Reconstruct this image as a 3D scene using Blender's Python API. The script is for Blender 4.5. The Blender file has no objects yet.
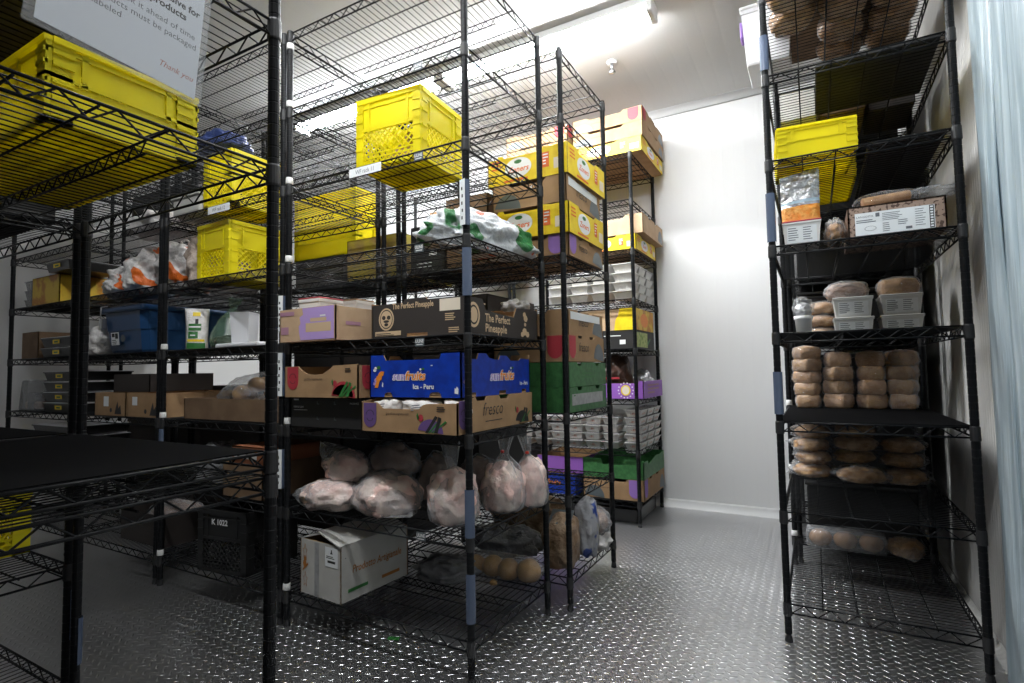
import bpy, bmesh, math, random
from mathutils import Vector, Matrix, noise
PI = math.pi
S = bpy.context.scene
COL = S.collection


# ------------------------------------------------------------------ materials
def mat(name, col, rough=.5, metal=0., spec=.5, bump=None, var=None, coat=0., alpha=None, emit=None, trans=None, sub=0.):
    m = bpy.data.materials.new(name); m.use_nodes = True
    nt = m.node_tree; b = nt.nodes['Principled BSDF']
    c = (*col, 1)
    b.inputs['Base Color'].default_value = c
    b.inputs['Roughness'].default_value = rough
    b.inputs['Metallic'].default_value = metal
    b.inputs['Specular IOR Level'].default_value = spec
    b.inputs['Coat Weight'].default_value = coat
    b.inputs['Coat Roughness'].default_value = .12
    tc = nt.nodes.new('ShaderNodeTexCoord')
    if var:                                    # (scale, second colour, lo, hi, detail)
        n = nt.nodes.new('ShaderNodeTexNoise'); n.inputs['Scale'].default_value = var[0]
        n.inputs['Detail'].default_value = var[4] if len(var) > 4 else 3
        r = nt.nodes.new('ShaderNodeMapRange'); r.inputs[1].default_value = var[2]; r.inputs[2].default_value = var[3]
        x = nt.nodes.new('ShaderNodeMix'); x.data_type = 'RGBA'
        x.inputs[6].default_value = c; x.inputs[7].default_value = (*var[1], 1)
        nt.links.new(tc.outputs['Object'], n.inputs['Vector']); nt.links.new(n.outputs[0], r.inputs[0])
        nt.links.new(r.outputs[0], x.inputs[0]); nt.links.new(x.outputs[2], b.inputs['Base Color'])
    if bump:                                   # (scale, strength, distance)
        n2 = nt.nodes.new('ShaderNodeTexNoise'); n2.inputs['Scale'].default_value = bump[0]; n2.inputs['Detail'].default_value = 4
        bp = nt.nodes.new('ShaderNodeBump'); bp.inputs['Strength'].default_value = bump[1]; bp.inputs['Distance'].default_value = bump[2]
        nt.links.new(tc.outputs['Object'], n2.inputs['Vector']); nt.links.new(n2.outputs[0], bp.inputs['Height'])
        nt.links.new(bp.outputs[0], b.inputs['Normal'])
        if coat: nt.links.new(bp.outputs[0], b.inputs['Coat Normal'])
    if emit:
        b.inputs['Emission Color'].default_value = (*emit[:3], 1); b.inputs['Emission Strength'].default_value = emit[3]
    if sub:
        b.inputs['Subsurface Weight'].default_value = sub; b.inputs['Subsurface Radius'].default_value = (.02, .01, .008)
    return m

def film(name, col=(.9, .92, .95), clear=.72, rough=.18, bump=(35, .6, .01), milky=.5):
    """clear plastic: see-through with a milky body and wrinkled highlights"""
    m = bpy.data.materials.new(name); m.use_nodes = True
    nt = m.node_tree; nt.nodes.clear()
    out = nt.nodes.new('ShaderNodeOutputMaterial')
    tr = nt.nodes.new('ShaderNodeBsdfTransparent')
    pb = nt.nodes.new('ShaderNodeBsdfPrincipled')
    pb.inputs['Base Color'].default_value = (*[c * milky for c in col], 1); pb.inputs['Roughness'].default_value = rough
    pb.inputs['Specular IOR Level'].default_value = .9
    lw = nt.nodes.new('ShaderNodeLayerWeight'); lw.inputs[0].default_value = .35
    mr = nt.nodes.new('ShaderNodeMapRange'); mr.inputs[3].default_value = 1 - clear; mr.inputs[4].default_value = min(1, 1 - clear + .45)
    mx = nt.nodes.new('ShaderNodeMixShader')
    tc = nt.nodes.new('ShaderNodeTexCoord'); n = nt.nodes.new('ShaderNodeTexNoise')
    n.inputs['Scale'].default_value = bump[0]; n.inputs['Detail'].default_value = 5; n.inputs['Distortion'].default_value = 1.2
    bp = nt.nodes.new('ShaderNodeBump'); bp.inputs['Strength'].default_value = bump[1]; bp.inputs['Distance'].default_value = bump[2]
    L = nt.links.new
    L(tc.outputs['Object'], n.inputs['Vector']); L(n.outputs[0], bp.inputs['Height']); L(bp.outputs[0], pb.inputs['Normal'])
    L(lw.outputs['Facing'], mr.inputs[0]); L(mr.outputs[0], mx.inputs[0]); L(tr.outputs[0], mx.inputs[1]); L(pb.outputs[0], mx.inputs[2])
    L(mx.outputs[0], out.inputs['Surface'])
    return m

M = {}
M['black'] = mat('black_epoxy', (.0055, .006, .007), .42, spec=.17)
M['collar'] = mat('black_collar_plastic', (.012, .012, .013), .5)
M['liner'] = mat('black_shelf_liner', (.005, .005, .0055), .9, spec=.02)
M['sleeve'] = mat('blue_grey_sleeve', (.10, .13, .2), .25)
M['clip'] = mat('white_clip', (.8, .8, .78), .4)
M['lab'] = mat('paper_label', (.85, .87, .88), .5)
M['hold'] = mat('label_holder_grey', (.10, .12, .13), .4)
M['ink'] = mat('black_ink', (.02, .02, .022), .6)
M['greyink'] = mat('grey_ink', (.14, .15, .17), .6)
M['redink'] = mat('red_ink', (.5, .13, .08), .6)
M['white'] = mat('white_print', (.85, .85, .85), .5)
M['yellow'] = mat('yellow_crate_plastic', (.88, .79, .012), .38, bump=(60, .05, .002))
def glow_through(m, col, f):      # thin plastic that lets light through
    nt = m.node_tree; o = nt.nodes['Material Output']; b = nt.nodes['Principled BSDF']; t = nt.nodes.new('ShaderNodeBsdfTranslucent'); t.inputs[0].default_value = (*col, 1)
    x = nt.nodes.new('ShaderNodeMixShader'); x.inputs[0].default_value = f
    nt.links.new(b.outputs[0], x.inputs[1]); nt.links.new(t.outputs[0], x.inputs[2]); nt.links.new(x.outputs[0], o.inputs['Surface'])
glow_through(M['yellow'], (.95, .86, .01), .42)
M['blackcrate'] = mat('black_crate_plastic', (.012, .012, .012), .4)
M['kraft'] = mat('kraft_card', (.40, .245, .125), .8, var=(14, (.33, .2, .1), .35, .65))
M['kraftl'] = mat('light_kraft_card', (.58, .40, .25), .8, var=(14, (.5, .33, .2), .35, .65))
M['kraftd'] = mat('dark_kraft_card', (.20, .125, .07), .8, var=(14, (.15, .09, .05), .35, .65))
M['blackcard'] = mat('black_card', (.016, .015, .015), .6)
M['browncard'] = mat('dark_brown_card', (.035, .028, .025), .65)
M['bluecard'] = mat('blue_card', (.004, .045, .42), .45, var=(30, (.004, .03, .3), .4, .62))
M['purple'] = mat('purple_print', (.30, .16, .50), .6)
M['dpurple'] = mat('deep_purple_print', (.13, .07, .22), .6)
M['ppurple'] = mat('pale_purple_print', (.42, .22, .30), .6)
M['red'] = mat('red_print', (.42, .035, .05), .6)
M['orange'] = mat('orange_print', (.85, .27, .03), .5)
M['lilac'] = mat('lilac_print', (.48, .33, .68), .5)
M['green'] = mat('green_print', (.03, .16, .035), .5)
M['rustprint'] = mat('rust_orange_print', (.42, .16, .03), .6)
M['tan'] = mat('tan_print', (.62, .45, .28), .6)
M['yellowcard'] = mat('yellow_card', (.88, .66, .015), .5, var=(25, (.8, .55, .01), .45, .65))
M['cream'] = mat('cream_print', (.82, .72, .58), .6)
M['greencard'] = mat('green_card', (.032, .125, .038), .5, var=(40, (.05, .18, .055), .4, .6))
M['greycard'] = mat('grey_white_card', (.56, .55, .52), .7, var=(9, (.48, .47, .44), .4, .7))
M['whitecard'] = mat('white_card', (.8, .78, .75), .6)
M['purplecard'] = mat('purple_card', (.34, .13, .55), .5)
M['bluetote'] = mat('blue_tote_plastic', (.012, .055, .15), .4)
M['tray'] = mat('white_tray_plastic', (.78, .76, .73), .35)
M['tub'] = mat('pale_tub_plastic', (.74, .74, .72), .35)
M['trayblack'] = mat('black_tray_plastic', (.014, .014, .014), .3)
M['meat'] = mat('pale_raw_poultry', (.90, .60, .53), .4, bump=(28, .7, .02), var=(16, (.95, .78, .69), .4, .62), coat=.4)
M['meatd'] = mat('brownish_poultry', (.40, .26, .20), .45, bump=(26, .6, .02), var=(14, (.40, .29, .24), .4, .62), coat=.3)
M['mince'] = mat('pink_minced_meat', (.55, .26, .2), .5, var=(60, (.75, .6, .52), .42, .58), bump=(90, .6, .01))
M['bread'] = mat('baked_bread', (.50, .29, .13), .6, var=(20, (.32, .16, .06), .42, .66), bump=(45, .35, .01), coat=.5)
M['breadl'] = mat('pale_bread', (.60, .36, .2), .6, var=(22, (.42, .22, .09), .4, .68), bump=(45, .35, .01), coat=.4)
M['bun'] = mat('golden_bun', (.55, .33, .12), .5, var=(16, (.38, .2, .06), .42, .62), coat=.5, bump=(30, .2, .01))
M['crust'] = mat('flatbread', (.55, .33, .15), .6, var=(26, (.36, .18, .06), .42, .62), bump=(40, .4, .01), coat=.3)
M['onion'] = mat('onion_skin', (.48, .24, .07), .35, var=(9, (.6, .36, .13), .4, .6), coat=.3)
M['silver'] = mat('silver_bag', (.62, .63, .65), .22, metal=.6, bump=(22, .9, .03))
M['whitebag'] = mat('white_carrier_bag', (.80, .77, .75), .35, bump=(16, .9, .03), var=(7, (.66, .62, .6), .45, .7))
M['brownbag'] = mat('brown_paper_wrap', (.42, .33, .27), .5, bump=(18, .9, .03), var=(8, (.5, .42, .37), .4, .65))
M['greybag'] = mat('grey_plastic_bag', (.19, .19, .2), .3, bump=(18, 1, .03))
M['potatobag'] = mat('brown_potato_bag', (.30, .19, .11), .5, bump=(24, .9, .03), var=(18, (.4, .28, .18), .4, .6))
M['darkbag'] = mat('dark_brown_bag', (.06, .03, .022), .3, bump=(20, .8, .02))
M['film'] = film('clear_film')
M['filmm'] = film('milky_bag_film', clear=.80, milky=.75, rough=.16, bump=(26, 1, .03))
M['wrap'] = film('cling_wrap', clear=.86, milky=.6, rough=.1, bump=(40, 1, .02))
M['clearwrap'] = film('thin_clear_wrap', clear=.94, milky=.6, rough=.1, bump=(40, 1, .02))
M['clearbox'] = film('clear_clamshell', clear=.6, milky=.35, rough=.15, bump=(20, .3, .01))
M['greenfilm'] = film('green_clear_bag', col=(.35, .6, .42), clear=.62, milky=.5, rough=.15)
M['totefilm'] = film('frosted_tote', col=(.85, .85, .88), clear=.25, milky=.95, rough=.35, bump=(5, .05, .01))
M['sleevefilm'] = film('clear_sleeve', clear=.93, milky=.6, rough=.15, bump=(6, .2, .005))
M['paper'] = mat('sign_paper', (.80, .85, .92), .55)
M['steel'] = mat('steel', (.5, .5, .52), .3, metal=1)
M['tie'] = mat('red_tie', (.7, .05, .03), .5)
M['chip'] = mat('orange_snack', (.85, .30, .03), .6, var=(40, (.9, .45, .1), .4, .6), bump=(60, .6, .02))
M['speckle'] = mat('speckled_card', (.36, .25, .19), .7, var=(75, (.09, .05, .035), .54, .6, 1))
M['hold2'] = mat('grey_tape', (.38, .38, .38), .4, var=(30, (.3, .3, .3), .4, .6))
M['fixture'] = mat('white_enamel', (.85, .85, .85), .4)
M['tube'] = mat('lit_lamp_cover', (.95, .97, 1), .4, emit=(.95, .98, 1, 150))
M['tube3'] = mat('added_lamp_cover_dimmest', (.95, .97, 1), .4, emit=(.95, .98, 1, 52))  # cover of the added lamp beside the bread rack
M['tube2'] = mat('added_lamp_cover_dimmer', (.95, .97, 1), .4, emit=(.95, .98, 1, 84))  # cover of the added lamp over the front aisle

def group_mat():
    # white grocery bag with blocks of orange print that belong to the bag
    m = mat('white_bag_orange_print', (.82, .79, .77), .35, bump=(16, .9, .03))
    nt = m.node_tree; b = nt.nodes['Principled BSDF']
    tc = nt.nodes.new('ShaderNodeTexCoord'); n = nt.nodes.new('ShaderNodeTexNoise'); n.inputs['Scale'].default_value = 8.5; n.inputs['Detail'].default_value = 0
    r = nt.nodes.new('ShaderNodeMapRange'); r.inputs[1].default_value = .635; r.inputs[2].default_value = .645
    x = nt.nodes.new('ShaderNodeMix'); x.data_type = 'RGBA'; x.inputs[6].default_value = (.82, .79, .77, 1); x.inputs[7].default_value = (.83, .17, .02, 1)
    nt.links.new(tc.outputs['Object'], n.inputs['Vector']); nt.links.new(n.outputs[0], r.inputs[0]); nt.links.new(r.outputs[0], x.inputs[0]); nt.links.new(x.outputs[2], b.inputs['Base Color'])
    return m
M['orangebag'] = group_mat()

def floor_mat():
    """worn diamond-plate steel: raised lozenges turned alternately, pitch 34 mm"""
    m = bpy.data.materials.new('diamond_plate'); m.use_nodes = True
    nt = m.node_tree; b = nt.nodes['Principled BSDF']; N = nt.nodes.new; L = nt.links.new
    g = N('ShaderNodeNewGeometry')
    def math_(op, a, c=None, v=None):
        n = N('ShaderNodeMath'); n.operation = op
        for i, q in enumerate((a, c)):
            if q is None: continue
            if isinstance(q, (int, float)): n.inputs[i].default_value = q
            else: L(q, n.inputs[i])
        return n.outputs[0]
    sep = N('ShaderNodeSeparateXYZ'); L(g.outputs['Position'], sep.inputs[0])
    P = .042
    def lozenge(offx, offy, sgn):
        fx = math_('SUBTRACT', math_('FRACT', math_('ADD', math_('DIVIDE', sep.outputs[0], P), offx)), .5)
        fy = math_('SUBTRACT', math_('FRACT', math_('ADD', math_('DIVIDE', sep.outputs[1], P), offy)), .5)
        u = math_('ADD', math_('MULTIPLY', fx, .819), math_('MULTIPLY', fy, .574 * sgn))
        v = math_('ADD', math_('MULTIPLY', fx, -.574 * sgn), math_('MULTIPLY', fy, .819))
        d = math_('ADD', math_('POWER', math_('DIVIDE', math_('ABSOLUTE', u), .34), 2), math_('POWER', math_('DIVIDE', math_('ABSOLUTE', v), .105), 2))
        return math_('MAXIMUM', math_('SUBTRACT', 1, d), 0)
    h = math_('MAXIMUM', lozenge(0, 0, 1), lozenge(.5, .5, -1))
    bp = N('ShaderNodeBump'); bp.inputs['Strength'].default_value = .68; bp.inputs['Distance'].default_value = .004
    L(h, bp.inputs['Height']); L(bp.outputs[0], b.inputs['Normal'])
    n = N('ShaderNodeTexNoise'); n.inputs['Scale'].default_value = 2.4; n.inputs['Detail'].default_value = 5; L(g.outputs['Position'], n.inputs['Vector'])
    mx = N('ShaderNodeMix'); mx.data_type = 'RGBA'; mx.inputs[6].default_value = (.58, .58, .59, 1); mx.inputs[7].default_value = (.76, .76, .77, 1)
    L(n.outputs[0], mx.inputs[0]); L(mx.outputs[2], b.inputs['Base Color'])
    b.inputs['Metallic'].default_value = .95; b.inputs['Roughness'].default_value = .31
    return m

def ribbed(name, col, axis, period, strength, rough=.4, dist=.003, sharp=.5):
    m = mat(name, col, rough); nt = m.node_tree; b = nt.nodes['Principled BSDF']
    g = nt.nodes.new('ShaderNodeNewGeometry'); sep = nt.nodes.new('ShaderNodeSeparateXYZ'); L = nt.links.new
    L(g.outputs['Position'], sep.inputs[0])
    d = nt.nodes.new('ShaderNodeMath'); d.operation = 'DIVIDE'; d.inputs[1].default_value = period; L(sep.outputs[axis], d.inputs[0])
    f = nt.nodes.new('ShaderNodeMath'); f.operation = 'PINGPONG'; f.inputs[1].default_value = .5; L(d.outputs[0], f.inputs[0])
    r = nt.nodes.new('ShaderNodeMapRange'); r.inputs[1].default_value = 0; r.inputs[2].default_value = sharp; L(f.outputs[0], r.inputs[0])
    bp = nt.nodes.new('ShaderNodeBump'); bp.inputs['Strength'].default_value = strength; bp.inputs['Distance'].default_value = dist
    L(r.outputs[0], bp.inputs['Height']); L(bp.outputs[0], b.inputs['Normal'])
    return m

def curtain_mat():
    m = bpy.data.materials.new('cloudy_strip_vinyl'); m.use_nodes = True; nt = m.node_tree; nt.nodes.clear(); N = nt.nodes.new; L = nt.links.new
    out = N('ShaderNodeOutputMaterial'); pb = N('ShaderNodeBsdfPrincipled'); tr = N('ShaderNodeBsdfTransparent'); mx = N('ShaderNodeMixShader')
    tc = N('ShaderNodeTexCoord'); mp = N('ShaderNodeMapping'); mp.inputs['Scale'].default_value = (22, 22, 1.3)
    n = N('ShaderNodeTexNoise'); n.inputs['Scale'].default_value = 1.2; n.inputs['Detail'].default_value = 5; n.inputs['Distortion'].default_value = .6
    L(tc.outputs['Object'], mp.inputs[0]); L(mp.outputs[0], n.inputs['Vector'])
    cr = N('ShaderNodeValToRGB'); cr.color_ramp.elements[0].position = .32; cr.color_ramp.elements[0].color = (.34, .44, .50, 1)
    cr.color_ramp.elements[1].position = .68; cr.color_ramp.elements[1].color = (.66, .76, .81, 1)
    L(n.outputs[0], cr.inputs[0]); L(cr.outputs[0], pb.inputs['Base Color']); pb.inputs['Roughness'].default_value = .3
    bp = N('ShaderNodeBump'); bp.inputs['Strength'].default_value = .5; bp.inputs['Distance'].default_value = .02; L(n.outputs[0], bp.inputs['Height']); L(bp.outputs[0], pb.inputs['Normal'])
    mx.inputs[0].default_value = .82; L(tr.outputs[0], mx.inputs[1]); L(pb.outputs[0], mx.inputs[2]); L(mx.outputs[0], out.inputs['Surface'])
    return m
M['curtain'] = curtain_mat()
M['floor'] = floor_mat()
M['wall'] = ribbed('white_wall_panel', (.82, .82, .82), 0, .075, .25, .85, .002, .12); M['wall'].node_tree.nodes['Principled BSDF'].inputs['Specular IOR Level'].default_value = .15
M['wallr'] = ribbed('ribbed_wall_panel', (.60, .59, .57), 1, .03, .7, .75, .003, .5)
M['ceil'] = ribbed('white_ceiling_panel', (.64, .635, .625), 0, .10, .25, .45, .002, .12)

# ------------------------------------------------------------------ object helpers
def thing(name, label, cat, loc=(0, 0, 0), rz=0., group=None):
    o = bpy.data.objects.new(name, None); COL.objects.link(o)
    o.empty_display_size = .05; o.location = loc; o.rotation_euler = (0, 0, rz)
    return tag(o, label, cat, group)
def tag(o, label, cat, group=None):
    o['label'] = label; o['category'] = cat
    if group: o['group'] = group
    return o
def mesh(name, bm, m, smooth=False):
    me = bpy.data.meshes.new(name); bm.normal_update(); bm.to_mesh(me); bm.free()
    for x in (m if isinstance(m, (list, tuple)) else [m]): me.materials.append(M[x] if isinstance(x, str) else x)
    if smooth:
        for p in me.polygons: p.use_smooth = True
    return me
def link(name, me, parent=None, loc=None, rot=None):
    o = bpy.data.objects.new(name, me); COL.objects.link(o)
    if parent: o.parent = parent
    if loc is not None: o.location = loc
    if rot is not None: o.rotation_euler = rot
    return o
def obj(name, bm, m, parent=None, smooth=False, loc=None, rot=None):
    return link(name, mesh(name, bm, m, smooth), parent, loc, rot)
def struct(name, bm, m, smooth=False):
    o = obj(name, bm, m, None, smooth); o['kind'] = 'structure'; return o
def copy_thing(root, loc, rz, label, group=None):
    r = root.copy(); COL.objects.link(r); r.location = loc; r.rotation_euler = (0, 0, rz); r['label'] = label
    if group: r['group'] = group
    for ch in list(root.children):
        c = ch.copy(); COL.objects.link(c); c.parent = r
        for g in list(ch.children):
            d = g.copy(); COL.objects.link(d); d.parent = c
    return r

def box(bm, x0, x1, y0, y1, z0, z1, mi=0):
    v = [bm.verts.new(p) for p in ((x0, y0, z0), (x1, y0, z0), (x1, y1, z0), (x0, y1, z0), (x0, y0, z1), (x1, y0, z1), (x1, y1, z1), (x0, y1, z1))]
    for f in ((0, 3, 2, 1), (4, 5, 6, 7), (0, 1, 5, 4), (1, 2, 6, 5), (2, 3, 7, 6), (3, 0, 4, 7)):
        bm.faces.new([v[i] for i in f]).material_index = mi
def rod(bm, a, b, r, n=6, caps=True, r2=None):
    a = Vector(a); b = Vector(b); d = (b - a).normalized(); r2 = r if r2 is None else r2
    u = d.orthogonal().normalized(); w = d.cross(u)
    A = [bm.verts.new(a + (u * math.cos(2 * PI * i / n) + w * math.sin(2 * PI * i / n)) * r) for i in range(n)]
    B = [bm.verts.new(b + (u * math.cos(2 * PI * i / n) + w * math.sin(2 * PI * i / n)) * r2) for i in range(n)]
    for i in range(n): bm.faces.new((A[i], A[(i + 1) % n], B[(i + 1) % n], B[i])).smooth = n > 4
    if caps: bm.faces.new(A[::-1]); bm.faces.new(B)
def lathe(bm, prof, n=20, sx=1, sy=1):
    rings = []
    for r, z in prof:
        rings.append([bm.verts.new((r * sx * math.cos(2 * PI * i / n), r * sy * math.sin(2 * PI * i / n), z)) for i in range(n)])
    for A, B in zip(rings, rings[1:]):
        for i in range(n): bm.faces.new((A[i], A[(i + 1) % n], B[(i + 1) % n], B[i]))
    bm.faces.new(rings[0][::-1]); bm.faces.new(rings[-1])
def prism(bm, pts, o, u, v, n, t, mi=0):
    """polygon pts (a,b) in the plane o + a u + b v, thickened by t along n"""
    o, u, v, n = map(Vector, (o, u, v, n))
    A = [bm.verts.new(o + u * a + v * b) for a, b in pts]; B = [bm.verts.new(p.co + n * t) for p in A]
    k = len(pts)
    bm.faces.new(A[::-1]).material_index = mi; bm.faces.new(B).material_index = mi
    for i in range(k): bm.faces.new((A[i], A[(i + 1) % k], B[(i + 1) % k], B[i])).material_index = mi
def fixn(bm):
    bmesh.ops.recalc_face_normals(bm, faces=bm.faces[:]); return bm
def bevel(bm, w, seg=1):
    bmesh.ops.bevel(bm, geom=bm.edges[:], offset=w, segments=seg, affect='EDGES', profile=.5); return bm

def blob(rx, ry, rz, seed, amp=.18, freq=3., flat=.75, sub=4, fine=0., boxy=0.):
    """lumpy mass resting on z=0"""
    bm = bmesh.new(); bmesh.ops.create_icosphere(bm, subdivisions=sub, radius=1)
    off = Vector((seed * 3.1, seed * 1.7, seed * .9))
    for v in bm.verts:
        p = v.co.copy()
        if boxy:
            m = max(abs(p.x), abs(p.y), abs(p.z)); p = p.lerp(p / m * .85, boxy)
        k = 1 + amp * noise.noise(v.co * freq + off) + .35 * amp * noise.noise(v.co * freq * 2.6 + off) + fine * noise.noise(v.co * 9 + off)
        p *= k
        v.co = Vector((p.x * rx, p.y * ry, p.z * rz))
    zm = -rz * flat
    for v in bm.verts:
        if v.co.z < zm: v.co.z = zm
        v.co.z -= zm
    return bm

def gathered(rx, ry, h, neck=.2, seed=1, full=.55, tassel=.28, lean=(0, 0), n=40, top=.35, tie=.74):
    """tied bag shell: full below, pleated to a tied neck, tassel above"""
    bm = bmesh.new(); rings = []; R = random.Random(seed); ph = [R.random() * 6 for _ in range(4)]
    K = 26
    for k in range(K + 1):
        t = k / K
        if t < full:
            q = t / full; r = (1 - (abs(q - .42) / .62) ** 2.4 * .42) if q < .42 else 1 - ((q - .42) / .58) ** 2 * .22
            if t == 0: r *= .86
        elif t < tie:
            q = (t - full) / (tie - full); q = q * q * (3 - 2 * q); r = .78 * (1 - q) + neck * q
        else:
            q = (t - tie) / (1 - tie); r = neck + (top - neck) * q ** .7
        pl = max(0, (t - full * .6)) * .55
        ring = []
        for i in range(n):
            a = 2 * PI * i / n
            w = 1 + pl * (.35 * math.sin(5 * a + ph[0]) + .3 * math.sin(9 * a + ph[1] + t * 2) + .2 * math.sin(13 * a + ph[2]))
            w *= 1 + .10 * noise.noise(Vector((math.cos(a) * 1.6, math.sin(a) * 1.6, t * 3 + seed * 5)))
            ring.append(bm.verts.new((rx * r * w * math.cos(a) + lean[0] * t * t, ry * r * w * math.sin(a) + lean[1] * t * t, h * t)))
        rings.append(ring)
    for A, B in zip(rings, rings[1:]):
        for i in range(n): bm.faces.new((A[i], A[(i + 1) % n], B[(i + 1) % n], B[i]))
    bm.faces.new(rings[0][::-1])
    return bm

_tc = {}
def text_bm(bm, s, size, F, x, y, mi=0, align='LEFT', shear=0., bold=0., sx=1., depth=.0004):
    """letters as geometry in the face frame F=(origin,right,up)"""
    key = (s, align, shear, bold)
    if key not in _tc:
        cu = bpy.data.curves.new('lettering', 'FONT'); cu.body = s; cu.size = 1; cu.align_x = align; cu.shear = shear; cu.offset = bold; cu.resolution_u = 2; cu.fill_mode = 'FRONT'
        o = bpy.data.objects.new('lettering', cu); COL.objects.link(o)
        bpy.context.view_layer.update()
        me = bpy.data.meshes.new_from_object(o.evaluated_get(bpy.context.evaluated_depsgraph_get()))
        _tc[key] = ([tuple(v.co) for v in me.vertices], [tuple(p.vertices) for p in me.polygons])
        bpy.data.objects.remove(o); bpy.data.curves.remove(cu); bpy.data.meshes.remove(me)
    vs, fs = _tc[key]; o, u, v = map(Vector, F); nn = u.cross(v)
    V = [bm.verts.new(o + u * (x + p[0] * size * sx) + v * (y + p[1] * size) + nn * depth) for p in vs]
    for f in fs:
        try: bm.faces.new([V[i] for i in f]).material_index = mi
        except ValueError: pass
def flat(bm, pts, F, mi=0, d=.0002):
    o, u, v = map(Vector, F); nn = u.cross(v)
    bm.faces.new([bm.verts.new(o + u * a + v * b + nn * d) for a, b in pts]).material_index = mi
def rect(x, y, w, h): return [(x, y), (x + w, y), (x + w, y + h), (x, y + h)]
def ell(x, y, a, b, n=20, a0=0, a1=2 * PI):
    return [(x + a * math.cos(a0 + (a1 - a0) * i / n), y + b * math.sin(a0 + (a1 - a0) * i / n)) for i in range(n)]
def badge(x, y, w, h):      # square top, round bottom
    return [(x, y + h), (x, y + w / 2)] + [(x + w / 2 - w / 2 * math.cos(t), y + w / 2 - w / 2 * math.sin(t)) for t in [PI * k / 10 for k in range(1, 10)]] + [(x + w, y + w / 2), (x + w, y + h)]
def bars(bm, F, x, y, w, n, dy, h, mi=0, seed=1, d=.0004):      # lines of print too small to read
    R = random.Random(seed)
    for i in range(n):
        flat(bm, rect(x, y - i * dy, w * R.uniform(.55, 1), h), F, mi, d)
def front(L, D, e=.0012): return ((-L / 2, -D / 2 - e, 0), (1, 0, 0), (0, 0, 1))
def right(L, D, e=.0012): return ((L / 2 + e, -D / 2, 0), (0, 1, 0), (0, 0, 1))

# ------------------------------------------------------------------ the room
XL, XR, YB, YF, ZC = -5.25, .54, 4.13, -1.6, 3.0
bm = bmesh.new(); box(bm, XL, XR + .1, YF, YB + .1, -.1, 0); struct('floor', bm, 'floor')
bm = bmesh.new(); box(bm, XL, XR + .1, YF, YB + .1, ZC, ZC + .1); struct('ceiling', bm, 'ceil')
bm = bmesh.new(); box(bm, XL, XR + .1, YB, YB + .1, 0, ZC); struct('wall_back', bm, 'wall')
bm = bmesh.new(); box(bm, XR, XR + .1, YF, YB, 0, ZC); struct('wall_right', bm, 'wallr')
bm = bmesh.new(); box(bm, XL - .1, XL, YF, YB + .1, -.1, ZC + .1); struct('wall_left', bm, 'ceil')
def cove(a, b, nx, ny, z, up, r):       # quarter-round along a line
    bm = bmesh.new(); a = Vector(a); b = Vector(b); k = 6; A = []; B = []
    for i in range(k + 1):
        t = PI / 2 * i / k; d = r * (1 - math.sin(t)); e = r * (1 - math.cos(t))
        off = Vector((nx * d, ny * d, up * e))
        A.append(bm.verts.new(a + off)); B.append(bm.verts.new(b + off))
    A.append(bm.verts.new(a)); B.append(bm.verts.new(b))
    for i in range(len(A)):
        j = (i + 1) % len(A); bm.faces.new((A[i], A[j], B[j], B[i]))
    bm.faces.new(A[::-1]); bm.faces.new(B)
    return fixn(bm)
bm = cove((XL, YB, 0), (XR, YB, 0), 0, -1, 0, 1, .055); struct('baseboard_back', bm, 'fixture', True)
bm = cove((XL, YB, ZC), (XR, YB, ZC), 0, -1, ZC, -1, .05); struct('trim_1', bm, 'fixture', True)
bm = cove((XR, 2.34, 0), (XR, YB, 0), -1, 0, 0, 1, .03); struct('baseboard_right', bm, 'wallr', True)
bm = bmesh.new(); box(bm, XR - .022, XR, 2.255, 2.32, 0, 2.6); bevel(bm, .004); struct('trim_2', bm, 'wallr')

# ceiling light: two lamp bodies end to end
def lamp(x0, x1, y, label, tube='tube'):
    L = x1 - x0
    t = thing('ceiling_light', label, 'ceiling light', ((x0 + x1) / 2, y, ZC - .005), 0)
    bm = bmesh.new(); box(bm, -L / 2, L / 2, -.075, .075, -.045, 0); bevel(bm, .008, 2); obj('lamp_housing', bm, 'fixture', t)
    bm = bmesh.new(); pts = [(-.062, -.045)] + [(.062 * math.cos(a), -.045 - .04 * math.sin(a)) for a in [PI - PI * k / 10 for k in range(1, 10)]] + [(.062, -.045)]
    prism(bm, pts, (-L / 2 + .02, 0, 0), (0, 1, 0), (0, 0, 1), (1, 0, 0), L - .04); obj('diffuser', fixn(bm), tube, t)
    for s in (-1, 1):
        bm = bmesh.new(); box(bm, s * (L / 2 - .016) - .016, s * (L / 2 - .016) + .016, -.07, .07, -.088, -.042); bevel(bm, .006, 2); obj('end_cap', bm, 'fixture', t)
    return t
lamp(-2.05, -.67, 2.83, 'lit white strip light on the ceiling, the end nearest the bare back wall')
lamp(-3.46, -2.07, 2.83, 'lit white strip light continuing behind the yellow crate, seen through wire shelves')
lamp(-2.0, -.45, .62, 'added unseen strip light on the ceiling above the aisle in front of the racks', 'tube2')  # added out of view to light the fronts of the goods
lamp(-1.0, .10, 1.9, 'added unseen strip light on the ceiling over the open aisle beside the bread rack', 'tube3')  # added out of view to brighten the back wall evenly
t = thing('sprinkler_head', 'small grey sprinkler head hanging from the white ceiling near the back wall', 'sprinkler', (-1.06, 3.28, ZC))
bm = bmesh.new(); lathe(bm, [(.032, -.012), (.034, 0)], 20); obj('ceiling_plate', fixn(bm), 'fixture', t, True)
bm = bmesh.new(); lathe(bm, [(.010, -.05), (.012, -.01)], 12); obj('pipe_stem', fixn(bm), 'steel', t, True)
bm = bmesh.new(); lathe(bm, [(.004, -.082), (.020, -.078), (.024, -.070), (.012, -.05), (.010, -.045)], 16); obj('nozzle', fixn(bm), 'steel', t, True)

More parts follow.
